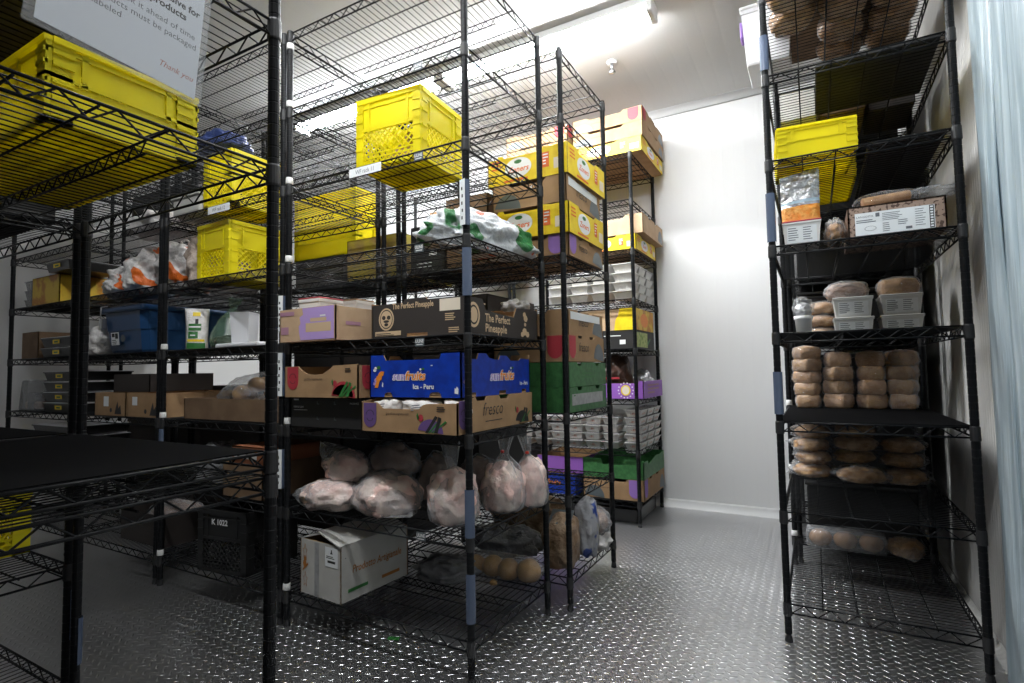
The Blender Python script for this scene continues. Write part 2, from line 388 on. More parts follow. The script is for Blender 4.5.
# strip curtain over the doorway in the right wall
t = thing('strip_curtain', 'pale blue cloudy plastic strip curtain hanging beside the right-hand rack', 'strip curtain', (.5, 2.28, .012))
y = 0.
for k in range(5):
    w = .205; bm = bmesh.new(); n = 14; m_ = 60; g = []
    for i in range(n + 1):
        a = i / n; row = []
        for j in range(m_ + 1):
            z = 2.62 * j / m_
            x = .010 * math.cos((a - .5) * PI) * (-1) + .008 * (k % 2) + .006 * noise.noise(Vector((a * 2 + k * 7, z * 1.6, 1))) + .003 * noise.noise(Vector((a * 6 + k * 7, z * 3, 4)))
            if z < .7: x += .022 * (.7 - z) * noise.noise(Vector((a * 3 + k, z * 6, 9)))
            row.append(bm.verts.new((x, y - w * a + (.02 * noise.noise(Vector((z * .8, k, 3)))if k else 0), z)))
        g.append(row)
    for i in range(n):
        for j in range(m_): bm.faces.new((g[i][j], g[i + 1][j], g[i + 1][j + 1], g[i][j + 1]))
    o = obj('vinyl_strip', bm, 'curtain', t, True)
    sm = o.modifiers.new('thickness', 'SOLIDIFY'); sm.thickness = .003
    y -= .165
bm = bmesh.new(); box(bm, -.02, .03, -.95, .02, 2.6, 2.66); obj('hanging_rail', bm, 'steel', t)

# ------------------------------------------------------------------ wire racks
_shelf = {}
def shelf_meshes(L, W, liner):
    key = (round(L, 3), round(W, 3), liner)
    if key in _shelf: return _shelf[key]
    x, y = L / 2, W / 2; r = .0032; zt, zb = .017, -.016
    f = bmesh.new()
    def truss(a, b, rr=.0034, ends=.02, pitch=.042):
        a = Vector(a); b = Vector(b); d = (b - a); n = max(4, round(d.length / pitch)); u = d.normalized()
        rod(f, a + Vector((0, 0, zt)), b + Vector((0, 0, zt)), rr, 6); rod(f, a + Vector((0, 0, zb)), b + Vector((0, 0, zb)), rr, 6)
        for i in range(n):
            p = a + d * (i / n); q = a + d * ((i + 1) / n); z0, z1 = (zb, zt) if i % 2 else (zt, zb)
            rod(f, p + Vector((0, 0, z0)), q + Vector((0, 0, z1)), .0021, 5, False)
    e = .012
    truss((-x + e, -y, 0), (x - e, -y, 0)); truss((-x + e, y, 0), (x - e, y, 0))
    truss((-x, -y + e, 0), (-x, y - e, 0)); truss((x, -y + e, 0), (x, y - e, 0))
    # tapered support truss along the middle
    yy = y * .22; a = Vector((-x * .82, yy, 0)); b = Vector((x * .82, yy, 0)); n = 30
    rod(f, a + Vector((0, 0, -.014)), b + Vector((0, 0, -.014)), .0026, 5)
    for i in range(n):
        p = a.lerp(b, i / n); q = a.lerp(b, (i + 1) / n); z0, z1 = (-.014, .012) if i % 2 else (.012, -.014)
        rod(f, p + Vector((0, 0, z0)), q + Vector((0, 0, z1)), .0018, 4, False)
    for yy in (-y * .56, -y * .17, y * .22, y * .6): rod(f, (-x, yy, .0125), (x, yy, .0125), .0026, 5)
    d = bmesh.new(); n = int(round(L / .0262))
    for i in range(1, n):
        px = -x + L * i / n; rod(d, (px, -y, .0185), (px, y, .0185), .0016, 5, False)
    fm = mesh('shelf', f, 'black'); dm = mesh('wire_deck', d, 'black')
    lm = None
    if liner:
        l = bmesh.new(); box(l, -x + .015, x - .015, -y + .006, y - .006, .0202, .0216); lm = mesh('shelf_liner', l, 'liner')
    c = bmesh.new(); lathe(c, [(.0142, -.026), (.0155, -.022), (.0150, .018), (.0138, .022)], 16); fixn(c); cm = mesh('collar', c, 'collar', False)
    _shelf[key] = (fm, dm, cm, lm); return _shelf[key]
_post = {}
def post_mesh(h):
    if h not in _post:
        b = bmesh.new(); prof = []; z = .03
        while z < h - .012:
            prof += [(.0127, z), (.0127, z + .0215), (.0117, z + .0225), (.0117, z + .0244)]; z += .0254
        prof += [(.0127, z), (.0127, h - .004), (.010, h)]
        lathe(b, prof, 14); p = mesh('post', fixn(b), 'black')
        for q in p.polygons: q.use_smooth = False
        b = bmesh.new(); lathe(b, [(.013, 0), (.014, .004), (.012, .02), (.008, .03)], 12); _post[h] = (p, mesh('levelling_foot', fixn(b), 'collar'))
    return _post[h]
def holder_mesh():
    b = bmesh.new(); box(b, -.02, .02, -.0025, 0, -.017, .012)
    text_bm(b, 'ULINE', .0165, ((0, -.0026, 0), (1, 0, 0), (0, 0, 1)), 0, -.004, 1, 'CENTER', bold=.02, sx=.8)
    flat(b, rect(-.014, -.012, .028, .003), ((0, -.0026, 0), (1, 0, 0), (0, 0, 1)), 1)
    return mesh('label_holder', b, ['hold', 'white'])
HOLD = holder_mesh()
b = bmesh.new(); lathe(b, [(.0150, 0), (.0160, .002), (.0145, .026), (.0138, .027)], 14); CLIP = mesh('shelf_clip', fixn(b), 'clip', True)

def rack(label, x0, x1, y0, y1, levels, h, holders=(), holders_side=(), liners=(), turned=False, sleeves=(), clips=()):
    """posts at the four corners; length along x, or along y when turned"""
    cx, cy = (x0 + x1) / 2, (y0 + y1) / 2
    L, W = (y1 - y0, x1 - x0) if turned else (x1 - x0, y1 - y0)
    t = thing('wire_shelving_rack', label, 'shelving rack', (cx, cy, 0), PI / 2 if turned else 0, 'black wire racks')
    pm, ft = post_mesh(h); posts = {}
    for sx in (-1, 1):
        for sy in (-1, 1):
            p = link('post', pm, t, (sx * L / 2, sy * W / 2, 0)); link('levelling_foot', ft, p); posts[sx, sy] = p
    for i, z in enumerate(levels):
        fm, dm, cm, lm = shelf_meshes(L, W, i in liners)
        s = link('shelf', fm, t, (0, 0, z)); link('wire_deck', dm, s)
        if lm: link('shelf_liner', lm, s)
        for sx in (-1, 1):
            for sy in (-1, 1): link('collar', cm, s, (sx * L / 2, sy * W / 2, 0))
        if i in holders: link('label_holder', HOLD, s, (L / 2 - .2, -W / 2 - .0045, 0))
        if i in holders_side: link('label_holder', HOLD, s, (L / 2 + .0045, 0, 0), (0, 0, PI / 2))
    for (sx, sy, za, zb, kind, ang) in sleeves:
        b = bmesh.new(); n = 10; A = []; B = []
        for k in range(n + 1):
            a = ang - 1.6 + 3.2 * k / n
            A.append((math.cos(a) * .0165, math.sin(a) * .0165)); 
        for (p, q) in zip(A, A[1:]):
            b.faces.new([b.verts.new((*p, za)), b.verts.new((*q, za)), b.verts.new((*q, zb)), b.verts.new((*p, zb))]).material_index = 0
        if kind:
            c, s_ = math.cos(ang), math.sin(ang); F = ((c * .0178, s_ * .0178, 0), (-s_, c, 0), (0, 0, 1))
            box_w = .013
            flat(b, rect(-box_w, za, 2 * box_w, zb - za), F, 1)
            for k in range(5): flat(b, rect(-.003 if k % 2 else -.005, za + (zb - za) * (.12 + .16 * k), .006, (zb - za) * .07), F, 2, .0006)
        o = obj('label_sleeve', b, ['sleeve', 'lab', 'ink'], posts[sx, sy])
        sm = o.modifiers.new('thickness', 'SOLIDIFY'); sm.thickness = .001
    for (sx, sy, z) in clips: link('shelf_clip', CLIP, posts[sx, sy], (0, 0, z))
    return t

LV = [.119, .4535, .789, 1.1285, 1.4645, 1.799, 2.1325, 2.468]
def dk(i): return LV[i] + .0205          # top of the wire deck
HT = 2.492
rack('black wire rack beside the aisle with poultry bags low and a yellow crate high',
     -1.912, -1.013, 1.5115, 2.087, LV, HT, holders=(1, 3, 4, 5, 6), holders_side=(),
     sleeves=[(1, -1, 1.515, 1.672, 1, -PI / 2 - .25), (1, -1, 1.275, 1.438, 0, -.9), (1, -1, .474, .63, 0, -.9), (1, -1, .20, .357, 0, -.6)],
     clips=[(-1, -1, LV[i] + .026) for i in (0, 2, 4, 5, 6)] + [(-1, -1, LV[7] - .055)])
rack('black wire rack in the front row with yellow crates and an onion carton',
     -2.838, -1.950, 1.5115, 2.087, LV, HT, sleeves=[(1, -1, 1.20, 1.35, 1, -PI / 2 + .3), (1, -1, .93, 1.11, 1, -PI / 2 + .3), (1, -1, .55, .71, 1, -PI / 2 + .3), (-1, -1, .6, .76, 0, -PI / 2 - .3)],
     clips=[(-1, -1, LV[i] + .026) for i in (0, 2, 3)])
rack('black wire rack in the front row with white carrier bags and blue tote', -3.766, -2.877, 1.5115, 2.087, LV, HT)
rack('black wire rack at the far left by the white wall, holding black trays', -4.67, -3.805, 1.5115, 2.087, LV, HT)
LB = [.1177, .4603, .8119, 1.5114, 2.1377, 2.4385]
rack('black wire rack behind the poultry-bag rack, stacked with yellow and green cartons', -1.844, -.944, 2.166, 2.7345, LB, 2.462)
rack('black wire rack behind the front row further left, mostly hidden, with dark cartons', -2.77, -1.882, 2.166, 2.7345, LB, 2.462)
LC = [.140, .4678, .803, 1.136, 1.467, 1.80, 2.134, 2.4547]
rack('black wire rack in the shadowed left corner behind the black trays, added as dark fill', -4.66, -3.74, 2.166, 2.7345, LB, 2.462)  # put in with its cartons to block the far strip light
rack('added black wire rack behind the carrier-bag rack, in shadow, full of dark cartons', -3.70, -2.80, 2.166, 2.7345, LB, 2.462)  # rack added with dark cartons to darken the left side
rack('black wire rack against the back wall, with white meat trays and deli tubs', -1.92, -1.02, 3.487, 4.062, LC, 2.474)
rack('black wire rack along the back wall further left, seen through the other racks', -2.846, -1.959, 3.487, 4.062, LC, 2.474)
LD = [.119, .782, .834, 1.4645, 1.799, 2.1325]
rack('black wire rack nearest the camera, with a yellow bin under a hanging sign', -1.885, -1.036, .2, .776, LD, HT, liners=(2,), sleeves=[(-1, 1, .2, .33, 0, PI / 2)])
LDD = [.119, .4535, .834, 1.4645, 1.799, 2.1325]
rack('black wire rack left of the nearest one, its bottom shelves in shadow', -2.78, -1.935, .2, .776, LDD, HT, liners=(2,), sleeves=[(1, 1, .26, .40, 0, PI / 2)])
LR = [.12, .4576, .792, 1.1285, 1.4645, 1.80, 2.140, 2.475]
rack('black wire rack on its own along the right wall, filled with breads and pale tubs', -.1225, .4523, 2.296, 3.1985, LR, 2.6, turned=True, liners=(2,),
     sleeves=[(-1, 1, 2.18, 2.32, 0, PI), (-1, 1, 1.50, 1.69, 0, PI), (-1, 1, .84, 1.0, 0, PI)], clips=[(1, 1, LR[i] + .026) for i in (0, 1, 2)])
rack('black wire rack behind the bread rack in the far right corner, loaded with added black crates', -.10, .46, 3.235, 4.07, LR, 2.5, turned=True)  # its black load is added to make the corner dark

# ------------------------------------------------------------------ things on the racks: builders
def prism2(bm, pts, o, u, v, n, t, mo, mi):
    o, u, v, n = map(Vector, (o, u, v, n))
    A = [bm.verts.new(o + u * a + v * b) for a, b in pts]; B = [bm.verts.new(p.co + n * t) for p in A]; k = len(pts)
    bm.faces.new(A[::-1]).material_index = mo; bm.faces.new(B).material_index = mi
    for i in range(k): bm.faces.new((A[i], A[(i + 1) % k], B[(i + 1) % k], B[i])).material_index = mi
def carton(name, label, loc, L, D, H, m, rz=0., ft=None, st=None, fb=None, sb=None, inner='kraft', group=None, t=.005, lid=False, cat='carton'):
    """open cardboard produce carton; ft/st/fb/sb are the top and bottom outlines of the long and short walls as fractions"""
    o = thing(name, label, cat, loc, rz, group)
    b = bmesh.new(); T = ft or [(0, 1), (1, 1)]; T2 = st or [(0, 1), (1, 1)]
    def outline(top, bot, w): return [(u * w, v * H) for u, v in (bot or [(0, 0), (1, 0)])] + [(u * w, v * H) for u, v in top[::-1]]
    p = outline(T, fb, L); q = outline(T2, sb, D)
    prism2(b, p, (-L / 2, -D / 2, 0), (1, 0, 0), (0, 0, 1), (0, 1, 0), t, 0, 1)
    prism2(b, p, (-L / 2, D / 2, 0), (1, 0, 0), (0, 0, 1), (0, -1, 0), t, 0, 1)
    prism2(b, q, (L / 2, -D / 2, 0), (0, 1, 0), (0, 0, 1), (-1, 0, 0), t, 0, 1)
    prism2(b, q, (-L / 2, -D / 2, 0), (0, 1, 0), (0, 0, 1), (1, 0, 0), t, 0, 1)
    box(b, -L / 2 + .001, L / 2 - .001, -D / 2 + .001, D / 2 - .001, .0, t, 1)
    if lid: box(b, -L / 2, L / 2, -D / 2, D / 2, H - t, H, 0)
    obj('carton_body', fixn(b), [m, inner], o)
    return o
def show(o, bm, mats, name='printed_lettering'): return obj(name, bm, mats, o)

def crate_mesh(L, D, H, m, solid=False):
    b = bmesh.new(); c = .034
    for (w, d, rot) in ((L, D, 0), (D, L, 1), (L, D, 2), (D, L, 3)):
        w = w - (.001 if rot % 2 == 0 else .0212); q = bmesh.new(); y = -d / 2
        box(q, -w / 2, w / 2, y - .003, y + .010, H * .93, H)                       # rim
        box(q, -w / 2 + .004, w / 2 - .004, y + .004, y + .008, H * .56, H * .94)   # recessed panel
        box(q, -w / 2, w / 2, y, y + .010, H * .85, H * .875)
        for s in (-1, 1):
            x0 = s * (w / 2 - c); box(q, min(x0, s * w / 2), max(x0, s * w / 2), y, y + .010, 0, H * .94)
            for zz in (.25, .45, .66, .8): box(q, min(x0, s * w / 2), max(x0, s * w / 2), y - .003, y + .004, H * zz, H * zz + .008)
            box(q, s * w * .3 - .005, s * w * .3 + .005, y, y + .010, H * .5, H * .94)
        box(q, -w / 2, w / 2, y, y + .010, H * .52, H * .57)
        box(q, -w / 2, w / 2, y, y + .009, 0, H * .06)
        z0, z1, x0, x1 = H * .06, H * .52, -w / 2 + c, w / 2 - c
        if solid: box(q, x0, x1, y + .003, y + .008, z0, z1)
        else:
            hh = z1 - z0; st = .027; k = int((x1 - x0 + hh) / st) + 1
            for i in range(k):
                for sgn in (1, -1):
                    a0 = x0 - hh + i * st; a, bq = a0, a0 + hh; za, zb = z0, z1
                    if a < x0: za += (x0 - a); a = x0
                    if bq > x1: zb -= (bq - x1); bq = x1
                    if bq - a < .004: continue
                    if sgn < 0: a, bq = x0 + x1 - a, x0 + x1 - bq
                    rod(q, (a, y + .005, za), (bq, y + .005, zb), .0028, 4, False)
            for zz in (.12, .18): box(q, x0, x1, y + .002, y + .007, H * zz, H * zz + .005)
        bmesh.ops.rotate(q, verts=q.verts, cent=(0, 0, 0), matrix=Matrix.Rotation(rot * PI / 2, 3, 'Z'))
        me = bpy.data.meshes.new('t'); q.to_mesh(me); q.free(); b.from_mesh(me); bpy.data.meshes.remove(me)
    box(b, -L / 2 + .004, L / 2 - .004, -D / 2 + .004, D / 2 - .004, .002, .006)
    for i in range(1, int(L / .04)): box(b, -L / 2 + i * .04 - .002, -L / 2 + i * .04 + .002, -D / 2 + .01, D / 2 - .01, 0, .004)
    for i in range(1, int(D / .04)): box(b, -L / 2 + .01, L / 2 - .01, -D / 2 + i * .04 - .002, -D / 2 + i * .04 + .002, 0, .004)
    return mesh('crate_body', b, m)
def crate(label, loc, L, D, H, rz=0., m='yellow', solid=False, group=None, name='milk_crate'):
    o = link(name, crate_mesh(L, D, H, m, solid), None, loc, (0, 0, rz)); return tag(o, label, 'crate', group)

def film_shell(bm, name, parent, m='filmm', loc=None, rot=None): return obj(name, bm, m, parent, True, loc, rot)

def lying_bag(name, label, cat, loc, rz, rx, ry, rz_, seed, m, tip=None, group=None, filmn='filmm', rot=None, content='contents'):
    """see-through bag lying on its side, its end gathered to a tip"""
    o = thing(name, label, cat, loc, rz, group)
    if rot: o.rotation_euler = (rot[0], rot[1], rz)
    obj(content, blob(rx * .93, ry * .93, rz_ * .93, seed, .22, 2.4, .72, 4, .05), m, o, True)
    b = blob(rx, ry, rz_, seed, .2, 2.4, .72, 4, .03)
    if tip:
        tx = Vector(tip)
        for v in b.verts:
            d = v.co.normalized().dot(tx.normalized()) if v.co.length > 0 else 0
            if d > .25:
                k = ((d - .25) / .75) ** 1.25; ang = math.atan2(v.co.z, v.co.y) if abs(tx.x) > abs(tx.y) else math.atan2(v.co.z, v.co.x)
                w = 1 + .12 * math.sin(ang * 7) * k; v.co = v.co.lerp(tx, k * .92); v.co.z = max(0, v.co.z * w)
    for v in b.verts: v.co.z -= .002 if v.co.z > .004 else 0
    film_shell(b, 'plastic_film', o, filmn)
    return o
def tied_bag(name, label, cat, loc, rz, rx, ry, h, seed, m, fill=.5, lean=(0, 0), tie=True, group=None, filmn='filmm', full=.52, tiez=.74, content='contents'):
    o = thing(name, label, cat, loc, rz, group)
    obj(content, blob(rx * .93, ry * .93, h * fill * .62, seed, .2, 2.6, .8, 4, .05, .25), m, o, True)
    film_shell(gathered(rx, ry, h, .17, seed, full, lean=lean, tie=tiez), 'plastic_film', o, filmn)
    if tie:
        b = bmesh.new(); bmesh.ops.create_uvsphere(b, u_segments=10, v_segments=6, radius=.0065)
        for v in b.verts: v.co.x *= 1.3
        obj('red_tie', b, 'tie', o, True, (lean[0] * tiez ** 2, lean[1] * tiez ** 2 - ry * .18, h * tiez))
    return o
ORD = ['lowest', 'second', 'third', 'fourth', 'fifth', 'sixth']

# ------------------------------------------------------------------ front rack: crate, carrier bag, cartons
crate('yellow milk crate alone on the fifth-highest wire shelf, labelled WF rack 11 below', (-1.402, 1.69, dk(5)), .305, .30, .275, .07)
o = tied_bag('produce_bag', 'crumpled brown paper sack inside the yellow milk crate above the WF rack 11 label', 'bag', (-1.385, 1.70, dk(5) + .0075), 0, .11, .11, .16, 5, 'potatobag', .6, tie=False, filmn='potatobag')
def strip_label(shelf_rack, idx, s, x, w):
    sh = [c for c in shelf_rack.children if c.name.split('.')[0] == 'shelf'][idx]
    b = bmesh.new(); box(b, -w / 2, w / 2, -.0015, 0, -.017, .017, 0)
    text_bm(b, s, .024, ((0, -.0016, 0), (1, 0, 0), (0, 0, 1)), 0, -.0085, 1, 'CENTER', sx=.85)
    obj('shelf_label', b, ['lab', 'greyink'], sh, False, (x, -.2895, 0))
racks = [q for q in bpy.data.objects if q.name.split('.')[0] == 'wire_shelving_rack']
racks.sort(key=lambda q: q.name)
strip_label(racks[0], 5, 'WF rack 11', -1.477 + 1.4625, .165)
strip_label(racks[1], 5, 'WF rack 12', -2.395 + 2.388, .165)

m = mat('printed_white_bag', (.62, .64, .66), .3, bump=(18, 1, .03))
nt = m.node_tree; bs = nt.nodes['Principled BSDF']; tc = nt.nodes.new('ShaderNodeTexCoord')
def zone(scale, lo, col, prev, off):
    mp = nt.nodes.new('ShaderNodeMapping'); mp.inputs['Location'].default_value = off
    n = nt.nodes.new('ShaderNodeTexNoise'); n.inputs['Scale'].default_value = scale; n.inputs['Detail'].default_value = 1
    r = nt.nodes.new('ShaderNodeMapRange'); r.inputs[1].default_value = lo; r.inputs[2].default_value = lo + .01
    x = nt.nodes.new('ShaderNodeMix'); x.data_type = 'RGBA'; x.inputs[7].default_value = (*col, 1)
    if isinstance(prev, tuple): x.inputs[6].default_value = (*prev, 1)
    else: nt.links.new(prev, x.inputs[6])
    nt.links.new(tc.outputs['Object'], mp.inputs[0]); nt.links.new(mp.outputs[0], n.inputs['Vector']); nt.links.new(n.outputs[0], r.inputs[0]); nt.links.new(r.outputs[0], x.inputs[0])
    return x.outputs[2]
c1 = zone(6, .635, (.03, .17, .05), (.62, .64, .66), (0, 0, 0)); c2 = zone(9, .655, (.60, .10, .04), c1, (3, 1, 2))
nt.links.new(c2, bs.inputs['Base Color']); M['printbag'] = m
o = thing('carrier_bag', 'white carrier bag with green and red print slumped at the aisle end of a shelf', 'bag', (-1.135, 1.80, dk(4)), -.26)
obj('bag_body', blob(.09, .29, .10, 21, .3, 2.2, .6, 5, .06), 'printbag', o, True)
b = blob(.05, .07, .05, 9, .35, 3, .6, 4, .1); obj('knotted_end', b, 'printbag', o, True, (-.03, -.215, 0))

# pineapple carton
PL, PD, PH = .43, .55, .132
o = carton('pineapple_carton', 'black open carton lettered The Perfect Pineapple beside the purple-printed carton', (-1.249, 1.805, dk(3)), PL, PD, PH, 'browncard',
           ft=[(0, .95), (.36, .97), (.38, 1.06), (.60, 1.06), (.62, 1), (1, 1)], st=[(0, 1), (.2, 1), (.24, .70), (.62, .62), (.66, .92), (.92, .98), (1, .95)],
           fb=[(0, 0), (.4, 0), (.4, .1), (.62, .1), (.62, 0), (1, 0)])
F = front(PL, PD); b = bmesh.new()
flat(b, ell(.075, .070, .037, .042, 24), F, 0); flat(b, ell(.075, .070, .031, .036, 24), F, 1, .0004); flat(b, ell(.075, .070, .028, .032, 24), F, 0, .0006)
flat(b, ell(.063, .076, .009, .008), F, 1, .0008); flat(b, ell(.087, .076, .009, .008), F, 1, .0008); flat(b, ell(.075, .062, .014, .005), F, 1, .0008); flat(b, ell(.075, .05, .01, .006), F, 1, .0008)
flat(b, rect(.02, .008, .125, .017), F, 0); bars(b, F, .025, .015, .11, 2, .006, .003, 1, 3)
text_bm(b, 'The Perfect Pineapple', .029, F, .105, .106, 0, bold=.02, sx=.74)
flat(b, rect(.322, .085, .088, .042), F, 2); bars(b, F, .345, .072, .06, 4, .007, .0035, 0, 4); bars(b, F, .36, .022, .048, 3, .007, .0035, 0, 6)
show(o, b, ['tan', 'browncard', 'cream'])
F = right(PL, PD); b = bmesh.new()
flat(b, ell(.05, .07, .04, .045, 24), F, 0); flat(b, ell(.05, .07, .03, .035, 24), F, 1, .0004); flat(b, ell(.05, .07, .024, .028, 24), F, 0, .0006)
text_bm(b, 'The Perfect', .042, F, .125, .052, 0, bold=.02, sx=.92); text_bm(b, 'Pineapple', .042, F, .125, .015, 0, bold=.02, sx=.98)
for k, (x, y, r) in enumerate(((.43, .10, .014), (.44, .085, .018), (.435, .06, .010), (.43, .03, .02), (.455, .02, .016), (.41, .018, .014))): flat(b, ell(x, y, r, r * .8, 7), F, 0)
show(o, b, ['tan', 'browncard'])
b = bmesh.new(); box(b, PL / 2 - .05, PL / 2 - .012, -PD / 2 + .02, PD / 2 - .05, .08, .087); box(b, PL / 2 - .20, PL / 2 - .012, -PD / 2 + .12, -PD / 2 + .15, .115, .12); obj('inner_flap', b, 'kraftl', o)

PL, PD, PH = .318, .40, .130
o = carton('produce_carton', 'tan carton with a big purple printed patch, left of the pineapple carton', (-1.733, 1.654, dk(3)), PL, PD, PH, 'kraftl',
           ft=[(0, 1), (1, 1.03)], inner='kraftl')
F = front(PL, PD); b = bmesh.new()
flat(b, [(.125, .005), (.31, .005), (.31, .131), (.135, .13), (.14, .105), (.12, .095), (.125, .07), (.115, .06), (.118, .03)], F, 0)
bars(b, F, .005, .105, .10, 1, .01, .016, 1, 5); flat(b, rect(.01, .03, .045, .03), F, 1)
flat(b, rect(.18, .075, .09, .014), F, 2, .0004); flat(b, rect(.155, .035, .14, .035), F, 2, .0004); flat(b, rect(.235, .093, .03, .006), F, 3, .0004)
show(o, b, ['lilac', 'ppurple', 'tan', 'white'])
F = right(PL, PD); b = bmesh.new(); bars(b, F, .05, .06, .12, 1, .01, .014, 0, 8); show(o, b, ['ppurple'])

def tub(name, label, loc, L, D, H, m='tub', taper=.86, rz=0., group=None, rim=None, lines=True, lid=None):
    o = thing(name, label, 'tub', loc, rz, group); b = bmesh.new()
    a = [(-1, -1), (1, -1), (1, 1), (-1, 1)]; t = taper
    def ring(k, z): return [b.verts.new((x * L / 2 * k, y * D / 2 * k, z)) for x, y in a]
    R = [ring(t, 0), ring(1, H * .93), ring(1.04, H * .93), ring(1.04, H), ring(.97, H), ring(t * .97, .004)]
    b.faces.new(R[0][::-1])
    for A, B in zip(R, R[1:]):
        for i in range(4): b.faces.new((A[i], A[(i + 1) % 4], B[(i + 1) % 4], B[i]))
    b.faces.new(R[-1]); obj('tub_body', fixn(b), m, o)
    if lid or rim:
        b = bmesh.new(); box(b, -L * .525, L * .525, -D * .525, D * .525, H, H + .006); bevel(b, .002); obj('lid', b, lid or rim, o)
    if lines:
        y = -D / 2; b = bmesh.new(); sl = (1 - t) * D / 2
        u = Vector((1, 0, 0)); v = Vector((0, -sl, H * .93)).normalized(); F = ((-L / 2 * t, -D / 2 * t - .0008, 0), u, v)
        w = L * t
        flat(b, rect(w * .06, H * .1, w * .88, H * .72), F, 0, .0002)
        bars(b, F, w * .10, H * .72, w * .36, 6, H * .1, H * .035, 1, 3); bars(b, F, w * .54, H * .72, w * .36, 6, H * .1, H * .035, 1, 4)
        obj('printed_lettering', b, ['lab', 'greyink'], o)
    return o
tub('food_tub', 'white tub with printed label standing in the purple-patched carton', (-1.81, 1.60, dk(3) + .0055), .12, .14, .175, 'tray', .85, rim='red')
tub('food_tub', 'small brown and white tub beside the white tub in the purple-patched carton', (-1.66, 1.66, dk(3) + .0055), .07, .10, .165, 'tray', .8, rim='kraft')

# fresco carton and the blue grape carton on top of it
PL, PD, PH = .43, .54, .121
o = carton('fresco_carton', 'tan carton lettered fresco with purple badge, under the blue carton', (-1.247, 1.745, dk(2)), PL, PD, PH, 'kraft',
           ft=[(0, .86), (.17, .86), (.19, .82), (.24, .68), (.62, .68), (.66, .80), (.7, .84), (1, .86)], st=[(0, .88), (.1, .92), (.2, 1), (.22, .88), (.32, .88), (.34, 1), (.5, 1), (.52, .88), (.62, .88), (.64, 1), (.85, 1), (1, 1)])
def vegdecor(b, F, x, y, c0):
    flat(b, ell(x + .042, y, .055, .048, 14, 0, PI), F, c0, .0002)
    for k, (a, w, ln, mi) in enumerate(((.9, .014, .075, 2), (.75, .011, .07, 3), (.6, .011, .075, 3), (1.2, .013, .06, 2))):
        dx, dy = math.cos(a), math.sin(a); px, py = x + .02 + .013 * k, y + .002
        flat(b, [(px, py), (px + dx * ln - dy * w * .3, py + dy * ln), (px + dx * ln + dy * w * .7, py + dy * ln - w * .4), (px + dy * w * 1.2, py)], F, mi, .0004 + .0001 * k)
    flat(b, ell(x + .002, y + .052, .011, .012, 10), F, 4, .0006); flat(b, [(x - .012, y + .045), (x - .004, y + .05), (x - .012, y + .07), (x - .017, y + .06)], F, 3, .0006)
def faces_badge(b, F, x, y, w, h, mi, ink):
    flat(b, badge(x, y, w, h), F, mi)
    for i in range(9):
        a = PI * i / 8; flat(b, rect(x + w / 2 + .018 * math.cos(a) - .002, y + h * .52 + .014 * math.sin(a), .004, .004), F, ink, .0004)
    for i in range(7):
        a = PI + PI * i / 6; flat(b, rect(x + w / 2 + .013 * math.cos(a) - .002, y + h * .34 + .008 * math.sin(a), .004, .003), F, ink, .0004)
F = front(PL, PD); b = bmesh.new(); faces_badge(b, F, .012, .014, .062, .088, 0, 1)
text_bm(b, 'grantfrescosgreen.com', .0125, F, .12, .062, 1, sx=.9); bars(b, F, .345, .09, .045, 3, .007, .003, 1, 3); vegdecor(b, F, .275, .002, 0)
show(o, b, ['dpurple', 'ink', 'blackcard', 'green', 'red'])
F = right(PL, PD); b = bmesh.new(); faces_badge(b, F, .006, .016, .06, .096, 0, 1)
text_bm(b, 'fresco', .068, F, .15, .052, 1, shear=.28, bold=-.008, sx=.85); bars(b, F, .17, .03, .18, 1, .01, .003, 1, 3); vegdecor(b, F, .405, .004, 2)
show(o, b, ['dpurple', 'ink', 'blackcard', 'green', 'red'])
for k, (x, y, r, s, w) in enumerate(((-1.375, 1.568, .068, 31, 'left end'), (-1.225, 1.566, .088, 32, 'middle'), (-1.095, 1.568, .052, 33, 'aisle end'))):
    o = thing('white_bag', f'crumpled white plastic bag at the {w} of the fresco carton', 'bag', (x, y, dk(2) + .0055), .3 * k, 'white bags in the fresco carton')
    obj('bag_body', blob(r * 1.08, .083, .074, s, .12, 2.5, .6, 4, .05, .8), 'whitebag', o, True)
    bb = bmesh.new(); F = ((-.03, -.088, .075), (1, 0, .1), (0, .35, .93)); bars(bb, F, 0, .012, .05, 3, .008, .004, 0, k); obj('printed_lettering', bb, ['greyink'], o)

PL, PD, PH = .412, .50, .153
o = carton('grape_carton', 'bright blue open carton lettered sunfruits on top of the fresco carton', (-1.243, 1.755, .9315), PL, PD, PH, 'bluecard',
           ft=[(0, 1), (.16, 1), (.19, .87), (.78, .87), (.8, 1), (1, 1)], fb=[(0, 0), (.17, 0), (.18, .08), (.2, .11), (.25, .11), (.27, 0), (.67, 0), (.68, .09), (.7, .12), (.77, .12), (.79, .09), (.8, 0), (1, 0)],
           st=[(0, 1), (.08, .98), (.1, .86), (.2, .86), (.22, 1), (.32, 1), (.36, .9), (.44, .86), (.5, .86), (.52, .96), (.62, .96), (.68, .84), (.82, .84), (.84, .9), (1, .88)],
           sb=[(0, 0), (.1, 0), (.1, .1), (.18, .1), (.18, 0), (.5, 0), (.5, .1), (.6, .1), (.6, 0), (.86, 0), (.86, .1), (.93, .1), (.93, 0), (1, 0)])
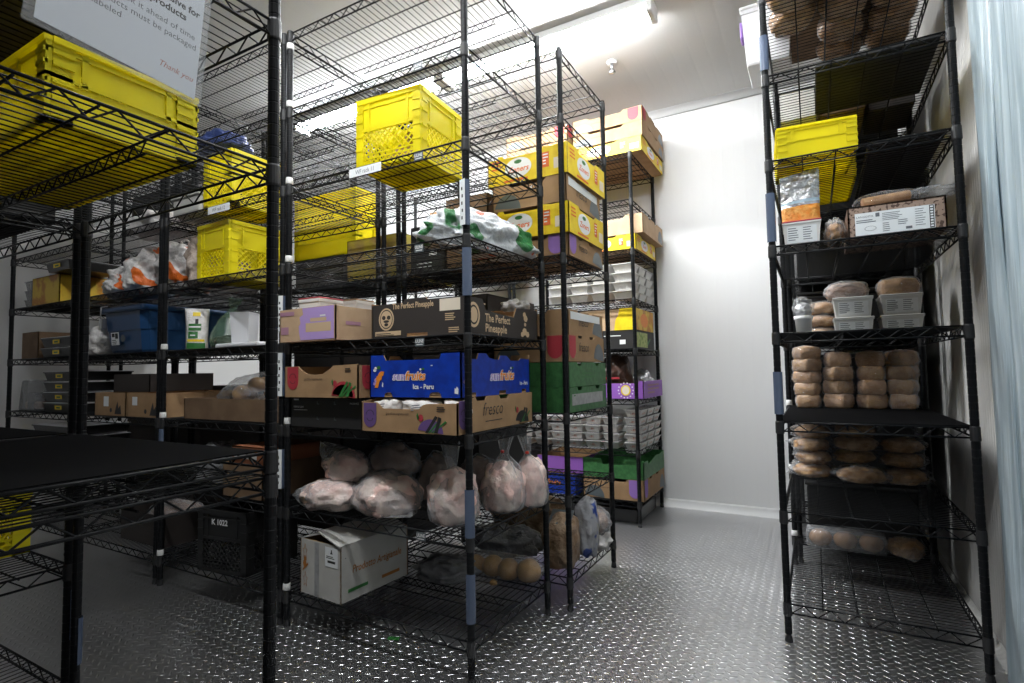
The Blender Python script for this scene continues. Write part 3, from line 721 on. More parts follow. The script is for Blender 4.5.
def sunfruits(b, F, x, y, s):
    text_bm(b, 'sun', s, F, x - s * .03, y, 2, shear=.2, bold=.06); text_bm(b, 'sun', s, F, x, y + .001, 0, shear=.2, bold=.02, depth=.0006)
    text_bm(b, 'fruits', s * 1.08, F, x + s * 1.43, y, 2, shear=.2, bold=.06); text_bm(b, 'fruits', s * 1.08, F, x + s * 1.45, y, 1, shear=.2, bold=.025, depth=.0007)
    flat(b, ell(x + s * 3.5, y + s * .95, s * .16, s * .1, 8), F, 3, .0008); flat(b, ell(x + s * 3.2, y + s * .92, s * .12, s * .1, 8), F, 2, .0008)
F = front(PL, PD); b = bmesh.new(); sunfruits(b, F, .112, .062, .04)
text_bm(b, 's', .05, F, .018, .045, 0, shear=.3, bold=.05); text_bm(b, 'f', .075, F, .026, .038, 1, shear=.35, bold=.06, depth=.0006)
flat(b, ell(.045, .108, .009, .007, 10), F, 3, .0006); flat(b, ell(.026, .098, .008, .006, 10), F, 2, .0006); flat(b, ell(.03, .105, .006, .006, 10), F, 2, .0006)
text_bm(b, 'Ica - Peru', .024, F, .205, .030, 2, bold=.03); flat(b, [(.385, .015), (.40, .012), (.402, .03), (.395, .038), (.39, .03), (.386, .034)], F, 2); flat(b, rect(.285, .11, .008, .003), F, 2); flat(b, [(.06, .04), (.063, .055), (.067, .05), (.066, .035)], F, 2)
show(o, b, ['lilac', 'orange', 'white', 'green'])
F = right(PL, PD); b = bmesh.new(); sunfruits(b, F, .185, .055, .048); text_bm(b, 'Ica - Peru', .022, F, .41, .032, 2, bold=.03, sx=.8)
text_bm(b, 's', .05, F, .012, .05, 0, shear=.3, bold=.05); show(o, b, ['lilac', 'orange', 'white', 'green'])

# red-badge carton on the black carton
PL, PD, PH = .405, .46, .122
o = carton('black_carton', 'black closed carton with small white print under the red-badge carton', (-1.675, 1.73, dk(2)), .41, .46, .118, 'blackcard', lid=True, inner='blackcard')
F = front(.41, .46); b = bmesh.new(); bars(b, F, .02, .105, .03, 1, .01, .006, 0, 2); text_bm(b, 'MAPLE LEAF', .011, F, .02, .075, 0); flat(b, rect(.02, .066, .08, .0015), F, 0); text_bm(b, 'PRODUCE', .010, F, .335, .092, 0)
for x, y in ((.155, .09), (.25, .09), (.155, .03), (.25, .03)): flat(b, rect(x, y, .012, .003), F, 1); flat(b, rect(x, y, .003, .012), F, 1)
show(o, b, ['white', 'hold'])
o = carton('red_badge_carton', 'tan carton with red badge and vegetable picture on the black carton', (-1.672, 1.695, .9285), PL, PD, PH, 'kraft',
           ft=[(0, 1), (.2, 1), (.24, .88), (.32, .76), (.42, .72), (.54, .74), (.64, .9), (.68, 1), (1, 1.03)])
F = front(PL, PD); b = bmesh.new(); faces_badge(b, F, .018, .03, .065, .09, 0, 1); text_bm(b, 'grantfrescosgreen.com', .0125, F, .115, .068, 1, sx=.9)
bars(b, F, .34, .108, .04, 3, .006, .003, 1, 3); flat(b, ell(.33, .0, .062, .062, 20, 0, PI), F, 0)
vegdecor(b, F, .285, .002, 0); show(o, b, ['red', 'ink', 'green', 'green', 'red'])
F = right(PL, PD); b = bmesh.new(); faces_badge(b, F, .02, .03, .065, .09, 0, 1); show(o, b, ['red', 'ink'])

# bags of poultry on the low shelf
z = dk(1)
G = 'bags of raw poultry on the front rack'
lying_bag('poultry_bag', 'clear bag of pale raw poultry lying lowest at the left, its tip toward the post', 'bag', (-1.755, 1.60, z), .03, .155, .10, .070, 3, 'meat', (-.235, 0, .03), G)
lying_bag('poultry_bag', 'clear bag of pale raw poultry in the middle front, right of the tipped bag', 'bag', (-1.495, 1.645, z), -.1, .155, .12, .095, 8, 'meat', (.20, -.06, .02), G)
lying_bag('poultry_bag', 'clear bag of raw poultry on the pile, its gathered end pointing up to the left', 'bag', (-1.735, 1.665, z + .098), -.25, .115, .09, .078, 12, 'meat', (-.185, -.03, .15), G)
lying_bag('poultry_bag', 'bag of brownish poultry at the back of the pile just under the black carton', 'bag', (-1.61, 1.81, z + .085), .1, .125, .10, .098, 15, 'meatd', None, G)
tied_bag('poultry_bag', 'upright clear bag of pink poultry standing nearest the front corner post', 'bag', (-1.165, 1.635, z), 0, .098, .092, .285, 4, 'meat', .62, (-.02, .01), False, G, tiez=.7)
tied_bag('poultry_bag', 'upright bag of poultry with a red tie, right of the front corner post', 'bag', (-1.09, 1.865, z), 0, .088, .085, .285, 6, 'meat', .60, (.0, .02), True, G, tiez=.80)
tied_bag('poultry_bag', 'upright bag of poultry with a red tie, at the aisle edge by the back post', 'bag', (-1.025, 1.985, z), .5, .07, .066, .285, 9, 'meat', .6, (-.03, -.05), True, G, tiez=.76)
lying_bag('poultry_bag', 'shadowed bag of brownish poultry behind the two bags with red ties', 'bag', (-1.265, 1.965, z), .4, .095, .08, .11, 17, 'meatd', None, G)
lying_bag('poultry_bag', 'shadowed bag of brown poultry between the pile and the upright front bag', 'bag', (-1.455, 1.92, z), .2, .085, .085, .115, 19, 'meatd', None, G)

# white carton and buns on the bottom shelf
PL, PD, PH = .245, .36, .215
o = carton('white_carton', 'worn white carton lettered Prodotto Artigianale with its top flaps half open', (-1.722, 1.705, dk(0)), PL, PD, PH, 'greycard', -.07, inner='kraft')
b = bmesh.new(); prism(b, [(0, 0), (PL * .53, .036), (PL * .53, .040), (0, .005)], (-PL / 2, -PD / 2, PH - .003), (1, 0, 0), (0, 0, 1), (0, 1, 0), PD); obj('top_flap', fixn(b), 'greycard', o)
b = bmesh.new(); prism(b, [(0, 0), (-PL * .52, .042), (-PL * .52, .047), (0, .005)], (PL / 2, -PD / 2 - .006, PH - .003), (1, 0, 0), (0, 0, 1), (0, 1, 0), PD * .98); obj('top_flap', fixn(b), 'greycard', o)
F = front(PL, PD); b = bmesh.new()
flat(b, rect(.155, .13, .075, .075), F, 0); flat(b, [(.185, .18), (.20, .18), (.196, .188), (.196, .196), (.19, .196), (.19, .188)], F, 1, .0004); bars(b, F, .162, .168, .06, 2, .006, .003, 1, 3, .0004); flat(b, rect(.17, .145, .045, .009), F, 1, .0004)
flat(b, rect(.09, .0, .028, .21), F, 2)
def star(x, y, r, mi, ln):
    p = []
    for i in range(10):
        a = PI / 2 + i * PI / 5; q = r if i % 2 == 0 else r * .45; p.append((x + q * .7 * math.cos(a), y + q * 1.5 * math.sin(a)))
    for i in range(10):
        (x0, y0), (x1, y1) = p[i], p[(i + 1) % 10]; dx, dy = x1 - x0, y1 - y0; l = math.hypot(dx, dy); nx, ny = -dy / l * .001, dx / l * .001
        flat(b, [(x0 - nx, y0 - ny), (x1 - nx, y1 - ny), (x1 + nx, y1 + ny), (x0 + nx, y0 + ny)], F, mi, .0004)
star(.03, .165, .021, 3, 1); star(.032, .055, .021, 3, 1); flat(b, [(.012, .085), (.05, .115), (.05, .125), (.015, .095)], F, 3); flat(b, ell(.028, .118, .012, .016, 6), F, 3); flat(b, ell(.03, .135, .01, .012, 5), F, 3)
show(o, b, ['lab', 'ink', 'hold2', 'rustprint'])
F = right(PL, PD); b = bmesh.new()
text_bm(b, 'Prodotto Artigianale', .042, F, .055, .102, 0, shear=.15, bold=.012, sx=.76); flat(b, rect(.035, .032, .10, .013), F, 1); flat(b, rect(.21, .032, .10, .013), F, 0); bars(b, F, .02, .165, .008, 1, .1, .004, 2, 1)
show(o, b, ['rustprint', 'green', 'greyink'])
o = thing('bun_bag', 'clear bag holding a row of golden buns at the aisle end of the bottom shelf', 'bag', (-1.205, 2.035, dk(0)), .06)
for k, (x, r) in enumerate(((-.125, .046), (-.045, .048), (.035, .048), (.125, .052))):
    obj('bun', blob(r, r, r * .95, 40 + k, .06, 2, .8, 3), 'bun', o, True, (x, .01 * (k % 2), .0))
b = blob(.21, .062, .056, 44, .06, 2, .85, 4, .0, .35); film_shell(b, 'plastic_film', o, 'wrap')
o = thing('bread_crust', 'small broken bread crust lying beside the bag of golden buns', 'bread', (-1.19, 1.945, dk(0))); obj('crust', blob(.016, .012, .012, 3, .3), 'bun', o, True)
for (x, y, s, w, lab_) in ((-1.42, 1.93, 51, .13, 'dark grey crumpled bag behind the white carton on the bottom shelf'),):
    o = thing('grey_bag', lab_, 'bag', (x, y, dk(0)), .3); obj('bag_body', blob(w, .09, .055, s, .35, 2.4, .6, 4, .08), 'greybag', o, True)
o = thing('green_sticker', 'small green sticker lying on the steel floor under the front rack', 'sticker', (-1.447, 1.628, .004), .4)
b = bmesh.new(); box(b, -.022, .022, -.012, .012, 0, .001); obj('sticker_sheet', b, 'green', o)

# ------------------------------------------------------------------ second rack of the front row
crate('yellow milk crate on the shelf below the WF rack 12 label, beside the brown bag', (-2.505, 1.715, dk(4)), .265, .33, .272, -.03)
crate('narrow yellow crate on the shelf with the WF rack 12 label', (-2.44, 1.675, dk(5)), .22, .30, .262, .0)
o = thing('brown_bag', 'crumpled pale brown bag squeezed left of the yellow crate', 'bag', (-2.735, 1.70, dk(4)), .0); obj('bag_body', blob(.085, .14, .145, 61, .28, 2.2, .75, 4, .06, .3), 'brownbag', o, True)
o = thing('grey_bin', 'low grey plastic bin left of the narrow yellow crate', 'bin', (-2.69, 1.66, dk(5)), 0)
b = bmesh.new(); box(b, -.115, .115, -.14, .14, 0, .09); bevel(b, .012, 2); obj('bin_body', b, 'greycard', o)
b = bmesh.new(); box(b, -.122, .122, -.148, .148, .083, .095); bevel(b, .004); obj('rim', b, 'greycard', o)
for k, (x, y, r, w) in enumerate(((-2.62, 1.67, .15, 'higher and left of'),)):
    o = thing('blue_bag', f'crumpled blue plastic bag on a wire shelf, {w} the narrow yellow crate', 'bag', (x, y, dk(6)), .4 * k)
    obj('bag_body', blob(r, .1, .07, 70 + k, .35, 2.4, .6, 4, .08), M.setdefault('bluebag', mat('blue_bag', (.045, .07, .20), .35, bump=(18, 1, .03))), o, True)
# pouch
o = thing('flour_pouch', 'white paper pouch with green and yellow print standing on a shelf', 'pouch', (-2.66, 1.57, dk(3)), .85); o.scale = (1.12, 1.12, 1.1)
b = bmesh.new(); n = 9; g = []
for j in range(13):
    t = j / 12; zz = .185 * t; dep = .028 * (1 - t ** 2.2) + .002; row = []
    for i in range(n):
        a = -1 + 2 * i / (n - 1); ww = .045 * (1 - .06 * math.sin(PI * t)) + .004 * t
        row.append((a * ww, dep * (1 - a * a) ** .5, zz))
    g.append(row)
V = [[b.verts.new((x, -d, zz)) for x, d, zz in r] + [b.verts.new((x, d, zz)) for x, d, zz in r[::-1][1:-1]] for r in g]
for A, B in zip(V, V[1:]):
    for i in range(len(A)): b.faces.new((A[i], A[(i + 1) % len(A)], B[(i + 1) % len(A)], B[i]))
b.faces.new(V[0][::-1]); b.faces.new(V[-1]); obj('pouch_body', b, 'whitebag', o, True)
b = bmesh.new()
def on_pouch(pts, mi):
    vs = []
    for x, zz in pts:
        t = max(0, min(1, zz / .185)); d = .028 * (1 - t ** 2.2) + .002; vs.append(b.verts.new((x, -d * max(.2, 1 - (x / .046) ** 2) ** .5 - .0025, zz)))
    b.faces.new(vs).material_index = mi
for (x0, z0, w_, h_, mi) in ((-.015, .15, .03, .018, 1), (-.030, .085, .05, .03, 0), (-.030, .05, .038, .03, 0), (-.033, .035, .066, .010, 1), (-.036, .003, .072, .026, 0), (-.004, .115, .012, .022, 2), (-.028, .098, .046, .006, 3), (-.022, .060, .02, .006, 3)):
    k = 5
    for q in range(k): on_pouch(rect(x0 + w_ * q / k, z0, w_ / k, h_), mi)
obj('printed_lettering', b, ['green', 'yellowcard', 'ink', 'white'], o)
tied_bag('green_bag', 'clear bag with green print, its neck folded, next to the white pouch', 'bag', (-2.55, 1.66, dk(3)), .2, .085, .075, .255, 33, 'darkbag', .25, (.05, 0), False, filmn='greenfilm', full=.5, tiez=.82)
o = thing('plastic_tray_lid', 'flat clear plastic tray lying under the tall white tub', 'tray', (-2.34, 1.66, dk(3)), 0)
b = bmesh.new(); box(b, -.16, .16, -.10, .10, 0, .022); bevel(b, .008, 2); obj('tray_body', b, 'totefilm', o)
o = thing('white_bucket', 'tall pale square tub standing on the clear plastic tray', 'tub', (-2.405, 1.65, dk(3) + .0225), .45)
b = bmesh.new()
A = [[b.verts.new((sx * w_, sy * w_, zz)) for sx, sy in ((-1, -1), (1, -1), (1, 1), (-1, 1))] for w_, zz in ((.040, 0), (.047, .14), (.048, .145), (.049, .15))]
for p, q in zip(A, A[1:]):
    for i in range(4): b.faces.new((p[i], p[(i + 1) % 4], q[(i + 1) % 4], q[i]))
b.faces.new(A[0][::-1]); b.faces.new(A[-1]); obj('tub_body', b, 'totefilm', o)
b = bmesh.new(); box(b, -.038, .038, -.038, .038, .004, .075); obj('white_contents', b, 'white', o)
o['label'] = 'tall pale square tub half full of white contents on the clear plastic tray'
# onions carton
PL, PD, PH = .72, .46, .10
o = carton('onion_carton', 'wide low brown carton with a bag of onions on it', (-2.40, 1.80, dk(2)), PL, PD, PH, 'kraftd', inner='kraftd')
o = thing('onion_bag', 'clear bag of brown onions heaped on the wide low carton', 'bag', (-2.44, 1.80, dk(2) + .0055), 0)
R = random.Random(4)
for k in range(16):
    a = k * 2.4; q = .02 + .16 * (k / 16) ** .5; lay = 0 if k > 7 else 1
    obj('onion', blob(.043, .043, .04, 80 + k, .06, 1.5, .85, 3), 'onion', o, True, (q * 1.25 * math.cos(a), q * .8 * math.sin(a), .012 + .068 * (lay + (.6 if k < 3 else 0))))
film_shell(blob(.27, .19, .125, 83, .12, 2, .7, 4, .03), 'plastic_film', o, 'wrap')
# low shelf
o = thing('clear_bag', 'clear plastic bag heaped on a low shelf beside the pale brown carton', 'bag', (-2.60, 1.70, dk(1)), 0)
obj('contents', blob(.165, .12, .12, 91, .25, 2, .6, 4, .05), 'greybag', o, True); film_shell(blob(.175, .135, .13, 91, .25, 2, .6, 4, .05), 'plastic_film', o, 'filmm')
o = carton('pale_carton', 'pale brown open carton on a low shelf beside the clear bag', (-2.25, 1.74, dk(1)), .28, .40, .15, 'kraftd')
o = carton('orange_carton', 'orange-brown closed carton in the pale brown open carton', (-2.25, 1.72, dk(1) + .0055), .24, .30, .215, M.setdefault('rust', mat('rust_card', (.35, .13, .06), .7)), lid=True)
F = front(.24, .30); b = bmesh.new(); flat(b, rect(.02, .16, .16, .03), F, 0); show(o, b, ['white'])
c = crate('black milk crate marked K 1022 on the bottom shelf', (-2.36, 1.655, dk(0)), .30, .30, .275, .12, 'blackcrate')
b = bmesh.new(); text_bm(b, 'K 1022', .034, ((0, -.1525, .2), (1, 0, 0), (0, 0, 1)), -.01, .012, 0, 'CENTER', bold=.03); o = obj('stencilled_number', b, 'white', c)

# ------------------------------------------------------------------ racks further left
G = 'white carrier bags with orange print'
for (x, y, rx, ry, rz_, s, lab_) in ((-3.60, 1.74, .125, .15, .115, 101, 'white carrier bag with orange print, farthest left of the bags'),
                                   (-3.33, 1.71, .135, .15, .15, 105, 'tall white carrier bag with orange print in the middle of the bags'),
                                   (-3.04, 1.72, .125, .15, .155, 111, 'white carrier bag with orange print nearest the brown bag')):
    o = thing('carrier_bag', lab_, 'bag', (x, y, dk(4)), .2, G); obj('bag_body', blob(rx, ry, rz_, s, .3, 2.2, .7, 5, .07), 'orangebag', o, True)
    b = bmesh.new(); k = 8; P = [(.10 * math.cos(PI * i / k) * .5, 0, rz_ * 1.45 + .07 * math.sin(PI * i / k)) for i in range(k + 1)]
    for p, q in zip(P, P[1:]): rod(b, p, q, .006, 6)
    obj('bag_handle', b, 'whitebag', o, True)
o = thing('white_bag', 'pale bag bulging on the shelf above the carrier bags', 'bag', (-3.18, 1.70, dk(5)), 0, None); obj('bag_body', blob(.24, .16, .08, 115, .3, 2.2, .6, 4, .06), 'whitebag', o, True)
# blue tote
o = thing('blue_tote', 'dark blue lidded plastic tote with a white label', 'tote', (-3.335, 1.80, dk(3)), -.0)
TL, TD, TH = .42, .50, .235
b = bmesh.new(); A = []
for k, zz in ((.86, 0), (.9, .02), (.95, TH * .55), (.965, TH * .55), (1, TH)): A.append([b.verts.new((sx * TL / 2 * k + cx_, sy * TD / 2 * k + cy_, zz)) for sx, sy, cx_, cy_ in ((-1, -1, .03, 0), (-1, -1, 0, .03), (-1, 1, 0, -.03), (-1, 1, .03, 0), (1, 1, -.03, 0), (1, 1, 0, -.03), (1, -1, 0, .03), (1, -1, -.03, 0))])
for p, q in zip(A, A[1:]):
    for i in range(8): b.faces.new((p[i], p[(i + 1) % 8], q[(i + 1) % 8], q[i]))
b.faces.new(A[0]); b.faces.new(A[-1]); obj('tote_body', fixn(b), 'bluetote', o)
b = bmesh.new(); box(b, -TL / 2 - .015, TL / 2 + .015, -TD / 2 - .015, TD / 2 + .015, TH - .004, TH + .028); bevel(b, .012, 2); obj('lid', b, 'bluetote', o)
F = ((-TL / 2 * .93, -TD / 2 * .945 - .004, 0), (1, 0, 0), (0, -.09, 1)); b = bmesh.new(); flat(b, rect(.08, .05, .085, .07), F, 0); flat(b, rect(.09, .095, .03, .02), F, 1, .0006); flat(b, rect(.125, .085, .03, .03), F, 1, .0006); bars(b, F, .09, .075, .06, 3, .01, .004, 1, 3, .0006)
flat(b, ell(.205, .085, .025, .022, 6), F, 2, .0004); obj('printed_lettering', b, ['lab', 'ink', 'hold'], o)
b = bmesh.new(); box(b, -.19, -.15, -TD / 2 - .03, -TD / 2 - .004, .14, .20); bevel(b, .006); rod(b, (-.182, -TD / 2 - .025, .2), (-.165, -TD / 2 - .03, .265), .003); rod(b, (-.165, -TD / 2 - .03, .265), (-.12, -TD / 2 - .018, .268), .003); obj('lid_clasp', b, 'steel', o)
o = thing('white_bag', 'white plastic bag hanging off the shelf left of the blue tote', 'bag', (-3.70, 1.66, dk(3)), 0, None); obj('bag_body', blob(.06, .12, .11, 121, .3, 2.2, .65, 4, .07), 'whitebag', o, True)
for k, (x, w_) in enumerate(((-3.40, 'left'), (-3.05, 'right'))):
    o = carton('brown_carton', f'brown carton with dark print below the blue tote, {w_} of the two', (x, 1.74, dk(2)), .33, .42, .125, 'kraft', group='brown cartons below the tote')
    F = front(.33, .42); b = bmesh.new(); flat(b, rect(.10, .05, .055, .055) if k == 0 else rect(.05, .06, .05, .045), F, 0); flat(b, [(.22, .01), (.29, .01), (.28, .06), (.26, .04), (.25, .08), (.235, .05)], F, 1); flat(b, ell(.18, .03, .012, .012), F, 1); show(o, b, ['lab', 'blackcard'])
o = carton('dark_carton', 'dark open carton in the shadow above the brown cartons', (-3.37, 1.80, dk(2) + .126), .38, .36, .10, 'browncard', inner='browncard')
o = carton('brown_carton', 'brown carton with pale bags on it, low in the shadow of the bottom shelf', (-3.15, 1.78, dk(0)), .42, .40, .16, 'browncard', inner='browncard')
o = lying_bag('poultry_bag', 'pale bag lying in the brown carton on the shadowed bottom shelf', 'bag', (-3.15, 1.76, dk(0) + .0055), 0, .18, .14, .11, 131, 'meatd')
# far-left rack
o = carton('orange_box', 'orange and yellow box at the far left end of the front row', (-4.26, 1.68, dk(4)), .38, .28, .185, M.setdefault('amber', mat('amber_card', (.55, .22, .01), .5, var=(9, (.75, .5, .03), .45, .55))), lid=True)
for k in range(3):
    tub('clear_tub', f'clear stacked tub left of the orange box, {ORD[k]} of its stack', (-4.55, 1.66, dk(4) + .062 * k), .14, .2, .058, 'clearbox', .9, group='clear tubs in the far-left rack', lines=False)
def black_tray(label, loc, L=.42, D=.32, H=.055, film_='film', sticker=True, group=None):
    o = thing('black_tray', label, 'tray', loc, 0, group); b = bmesh.new()
    A = [[b.verts.new((sx * L / 2 * k, sy * D / 2 * k, zz)) for sx, sy in ((-1, -1), (1, -1), (1, 1), (-1, 1))] for k, zz in ((.9, 0), (.97, H * .9), (1.0, H * .9), (1.0, H), (.94, H), (.87, .006))]
    for p, q in zip(A, A[1:]):
        for i in range(4): b.faces.new((p[i], p[(i + 1) % 4], q[(i + 1) % 4], q[i]))
    b.faces.new(A[0][::-1]); b.faces.new(A[-1]); obj('tray_body', fixn(b), 'trayblack', o)
    b = bmesh.new(); box(b, -L / 2 * .98, L / 2 * .98, -D / 2 * .98, D / 2 * .98, H + .0003, H + .003); obj('lid_film', b, 'totefilm', o)
    if sticker:
        b = bmesh.new(); F = ((-.045, -D / 2 * .955 - .002, 0), (1, 0, 0), (0, -.04, 1)); flat(b, rect(0, .018, .09, .024), F, 0); flat(b, rect(.02, .024, .05, .01), F, 1, .0004); obj('printed_lettering', b, ['yellowcard', 'green'], o)
    return o
for k in range(4): black_tray(f'black tray with a yellow sticker below the clear boxes shelf, {ORD[k]} in the tall stack', (-4.05, 1.70, dk(2) + .0645 * k), group='stacked black trays in the far-left rack')
for k in range(2): black_tray(f'black stickered tray above the tall tray stack, {ORD[k]} of two by the brown carton', (-4.05, 1.68, dk(3) + .0645 * k), group='black trays in the far-left rack')
black_tray('black tray standing in front of the orange box', (-3.99, 1.64, dk(4) + .188), .30, .30)
o = carton('brown_carton', 'brown carton left of the black trays, below the orange box', (-4.43, 1.70, dk(3)), .24, .34, .17, 'kraftd')
for k in range(4): black_tray(f'unlabelled black lidded tray low at the far left, {ORD[k]} of four', (-4.12, 1.70, dk(1) + .0655 * k), .5, .34, .056, sticker=False, group='black lidded trays')
for k, (x, a) in enumerate(((-4.56, .0), (-4.42, .0))):
    o = thing('clamshell_box', ('leaning' if k == 0 else 'upright') + ' clear clamshell box left of the tall tray stack', 'box', (x, 1.66, dk(2)), 0)
    b = bmesh.new(); box(b, -.06, .06, -.12, .12, 0, .12 + .08 * (1 - k)); bevel(b, .012, 2)
    if k == 0:
        for v in b.verts: v.co.x += v.co.z * .25 - .0
    obj('box_shell', b, 'clearbox', o); b = bmesh.new(); box(b, -.04, .04, -.09, .09, .01, .06); bevel(b, .01); obj('contents', b, 'meatd', o)

# ------------------------------------------------------------------ rack behind the front row
def zante(label, loc, L, D, H, rz=0.):
    o = carton('yellow_carton', label, loc, L, D, H, 'yellowcard', rz, ft=[(0, .92), (.12, .92), (.14, 1), (.2, 1), (.22, .9), (.62, .88), (.66, .96), (.68, 1), (.74, 1), (.8, .96), (1, 1)], st=[(0, 1), (.25, 1), (.3, .9), (.7, .9), (.75, 1), (1, 1)], fb=[(0, 0), (1, 0)], group='yellow produce cartons')
    for F, w in ((front(L, D), L), (right(L, D), D)):
        b = bmesh.new(); flat(b, ell(w * .40, H * .5, w * .17, H * .34, 24), F, 0); text_bm(b, 'Zoners', H * .27, F, w * .40, H * .36, 1, 'CENTER', shear=.2, bold=.02, depth=.0006)
        flat(b, ell(w * .40, H * .70, w * .05, H * .07, 9), F, 2, .0006); flat(b, rect(w * .70, H * .3, w * .085, H * .5), F, 1); bars(b, F, w * .71, H * .7, w * .065, 4, H * .1, H * .04, 0, 2, .0006)
        flat(b, rect(w * .84, H * .2, w * .12, H * .35), F, 3); flat(b, rect(w * .22, H * .06, w * .3, H * .07), F, 1); bars(b, F, w * .05, H * .8, w * .14, 3, H * .12, H * .05, 1, 5)
        show(o, b, ['white', 'redorange', 'green', 'cream'])
    return o
M['redorange'] = mat('red_orange_print', (.75, .15, .03), .6)
def kraftbox(label, loc, L, D, H, badge_='red', word='fresco', rz=0., m='kraft', group=None, lid=False, tape=False):
    o = carton('produce_carton', label, loc, L, D, H, m, rz, group=group, lid=lid, ft=[(0, 1), (.22, 1), (.26, .85), (.7, .85), (.74, 1), (1, 1)] if not lid else None,
               st=[(0, 1), (.25, 1), (.27, .9), (.36, .9), (.38, 1), (.56, 1), (.58, .9), (.68, .9), (.7, 1), (1, 1)] if not lid else None)
    F = front(L, D); b = bmesh.new()
    if badge_: flat(b, badge(L - .10, H * .12, .075, H * .86), F, 0)
    flat(b, ell(.08, .0, .07, H * .6, 16, 0, PI), F, 2); text_bm(b, 'grantfrescosgreen.com', .012, F, L * .28, H * .5, 1, sx=.9); show(o, b, [badge_ or m, 'ink', 'hold'])
    F = right(L, D); b = bmesh.new()
    if badge_: flat(b, badge(.01, H * .12, .075, H * .86), F, 0)
    text_bm(b, word, H * .5, F, D * .26, H * .4, 1, shear=.25, sx=.85); flat(b, ell(D - .08, .0, .07, H * .75, 16, 0, PI), F, 2)
    if tape: flat(b, rect(.02, H * .62, D * .85, H * .3), F, 3, .0008)
    show(o, b, [badge_ or m, 'ink', 'hold', 'lab'])
    return o
z = LB[3] + .0205
kraftbox('tan carton with a purple badge at the foot of the tall stack of yellow cartons', (-1.12, 2.42, z), .38, .44, .100, 'purple')
zante('yellow carton with a white oval, lower of the two in the tall stack behind', (-1.13, 2.41, z + .101), .42, .45, .140)
kraftbox('tan carton patched with white paper between the two yellow cartons', (-1.12, 2.40, z + .242), .38, .43, .125, None, 'fresco', tape=True)
zante('yellow carton with a white oval, tilted on top of the tall stack behind', (-1.125, 2.415, z + .368), .42, .46, .140, -.02)
o = carton('tan_carton', 'tall plain tan carton left of the tall stack, behind the wire shelf', (-1.48, 2.44, z), .25, .46, .36, 'kraftd', lid=True)
o = carton('black_carton', 'black carton with a small white label behind the empty shelf', (-1.725, 2.44, z), .22, .46, .25, 'blackcard', lid=True, inner='blackcard')
F = front(.22, .46); b = bmesh.new(); flat(b, rect(.12, .09, .05, .05), F, 0); bars(b, F, .04, .05, .1, 2, .02, .006, 0, 2); show(o, b, ['lab'])
z = LB[2] + .0205
G = 'green cartons by the aisle'
for k in range(2):
    o = carton('green_carton', f'green printed carton by the aisle, {["lower", "upper"][k]} of the pair', (-1.13, 2.42, z + .112 * k), .39, .48, .110, 'greencard', inner='greencard', group=G,
               st=[(0, 1), (.2, 1), (.22, .86), (.3, .86), (.32, 1), (.68, 1), (.7, .86), (.78, .86), (.8, 1), (1, 1)])
    F = right(.39, .48); b = bmesh.new()
    if k == 0: flat(b, rect(.03, .03, .39, .05), F, 0); bars(b, F, .05, .07, .02, 1, .01, .006, 1, 2)
    else: bars(b, F, .15, .055, .2, 2, .016, .008, 1, 3)
    show(o, b, ['hold2', 'green'])
kraftbox('tan carton lettered fresco with a red badge, on the green cartons', (-1.125, 2.41, z + .225), .38, .46, .118, 'red')
kraftbox('tan carton wrapped in white tape, topmost above the green cartons', (-1.13, 2.42, z + .344), .38, .44, .115, None, tape=True)
o = thing('label_bag', 'crumpled white labelled bag on the cartons behind the front rack', 'bag', (-1.22, 2.22, z + .3445 + .116), 0); obj('bag_body', blob(.07, .05, .035, 141, .3), 'whitebag', o, True)
z = LB[0] + .0205
o = thing('potato_bag', 'brown sack of potatoes on the bottom shelf between two aisle posts', 'sack', (-1.03, 2.285, z), .2)
obj('bag_body', blob(.085, .10, .13, 151, .16, 2.4, .8, 4, .05, .35), 'potatobag', o, True); b = bmesh.new(); box(b, -.05, .05, -.06, .05, .215, .222); bmesh.ops.rotate(b, verts=b.verts, cent=(0, 0, .2), matrix=Matrix.Rotation(.35, 3, 'X')); obj('paper_tag', b, 'hold', o)
o = thing('blue_white_bag', 'tall white and blue printed bag standing by the aisle post on the bottom shelf', 'bag', (-.975, 2.455, z), 0)
obj('bag_body', blob(.055, .065, .155, 155, .18, 2.2, .85, 4, .05, .4), M.setdefault('bluewhite', mat('blue_white_bag', (.42, .42, .44), .3, bump=(18, .8, .02), var=(11, (.03, .07, .3), .55, .6))), o, True)
o = thing('wrapped_loaf', 'round loaf in clear wrap leaning at the aisle end of the bottom shelf', 'bread', (-.985, 2.60, z + .075), .5)
obj('bread', blob(.062, .088, .06, 161, .1, 2, .8, 4), 'meatd', o, True); film_shell(blob(.072, .11, .068, 162, .15, 3, .8, 4, .05), 'plastic_wrap', o, 'filmm')
o = thing('white_bag', 'small white bag under the wrapped loaf at the aisle end', 'bag', (-.985, 2.585, z), 0, None); obj('bag_body', blob(.075, .10, .05, 165, .3, 2.4, .7, 4, .08), 'whitebag', o, True)
o = thing('grey_bag', 'long grey plastic bag behind the bag of golden buns', 'bag', (-1.36, 2.36, z), .1); obj('bag_body', blob(.19, .12, .075, 171, .3, 2.2, .6, 4, .06), 'greybag', o, True)
o = thing('brown_sack', 'dull brown sack lying behind the long grey bag', 'sack', (-1.35, 2.61, z), .0); obj('bag_body', blob(.24, .07, .14, 175, .3, 2.2, .6, 4, .06), 'potatobag', o, True)
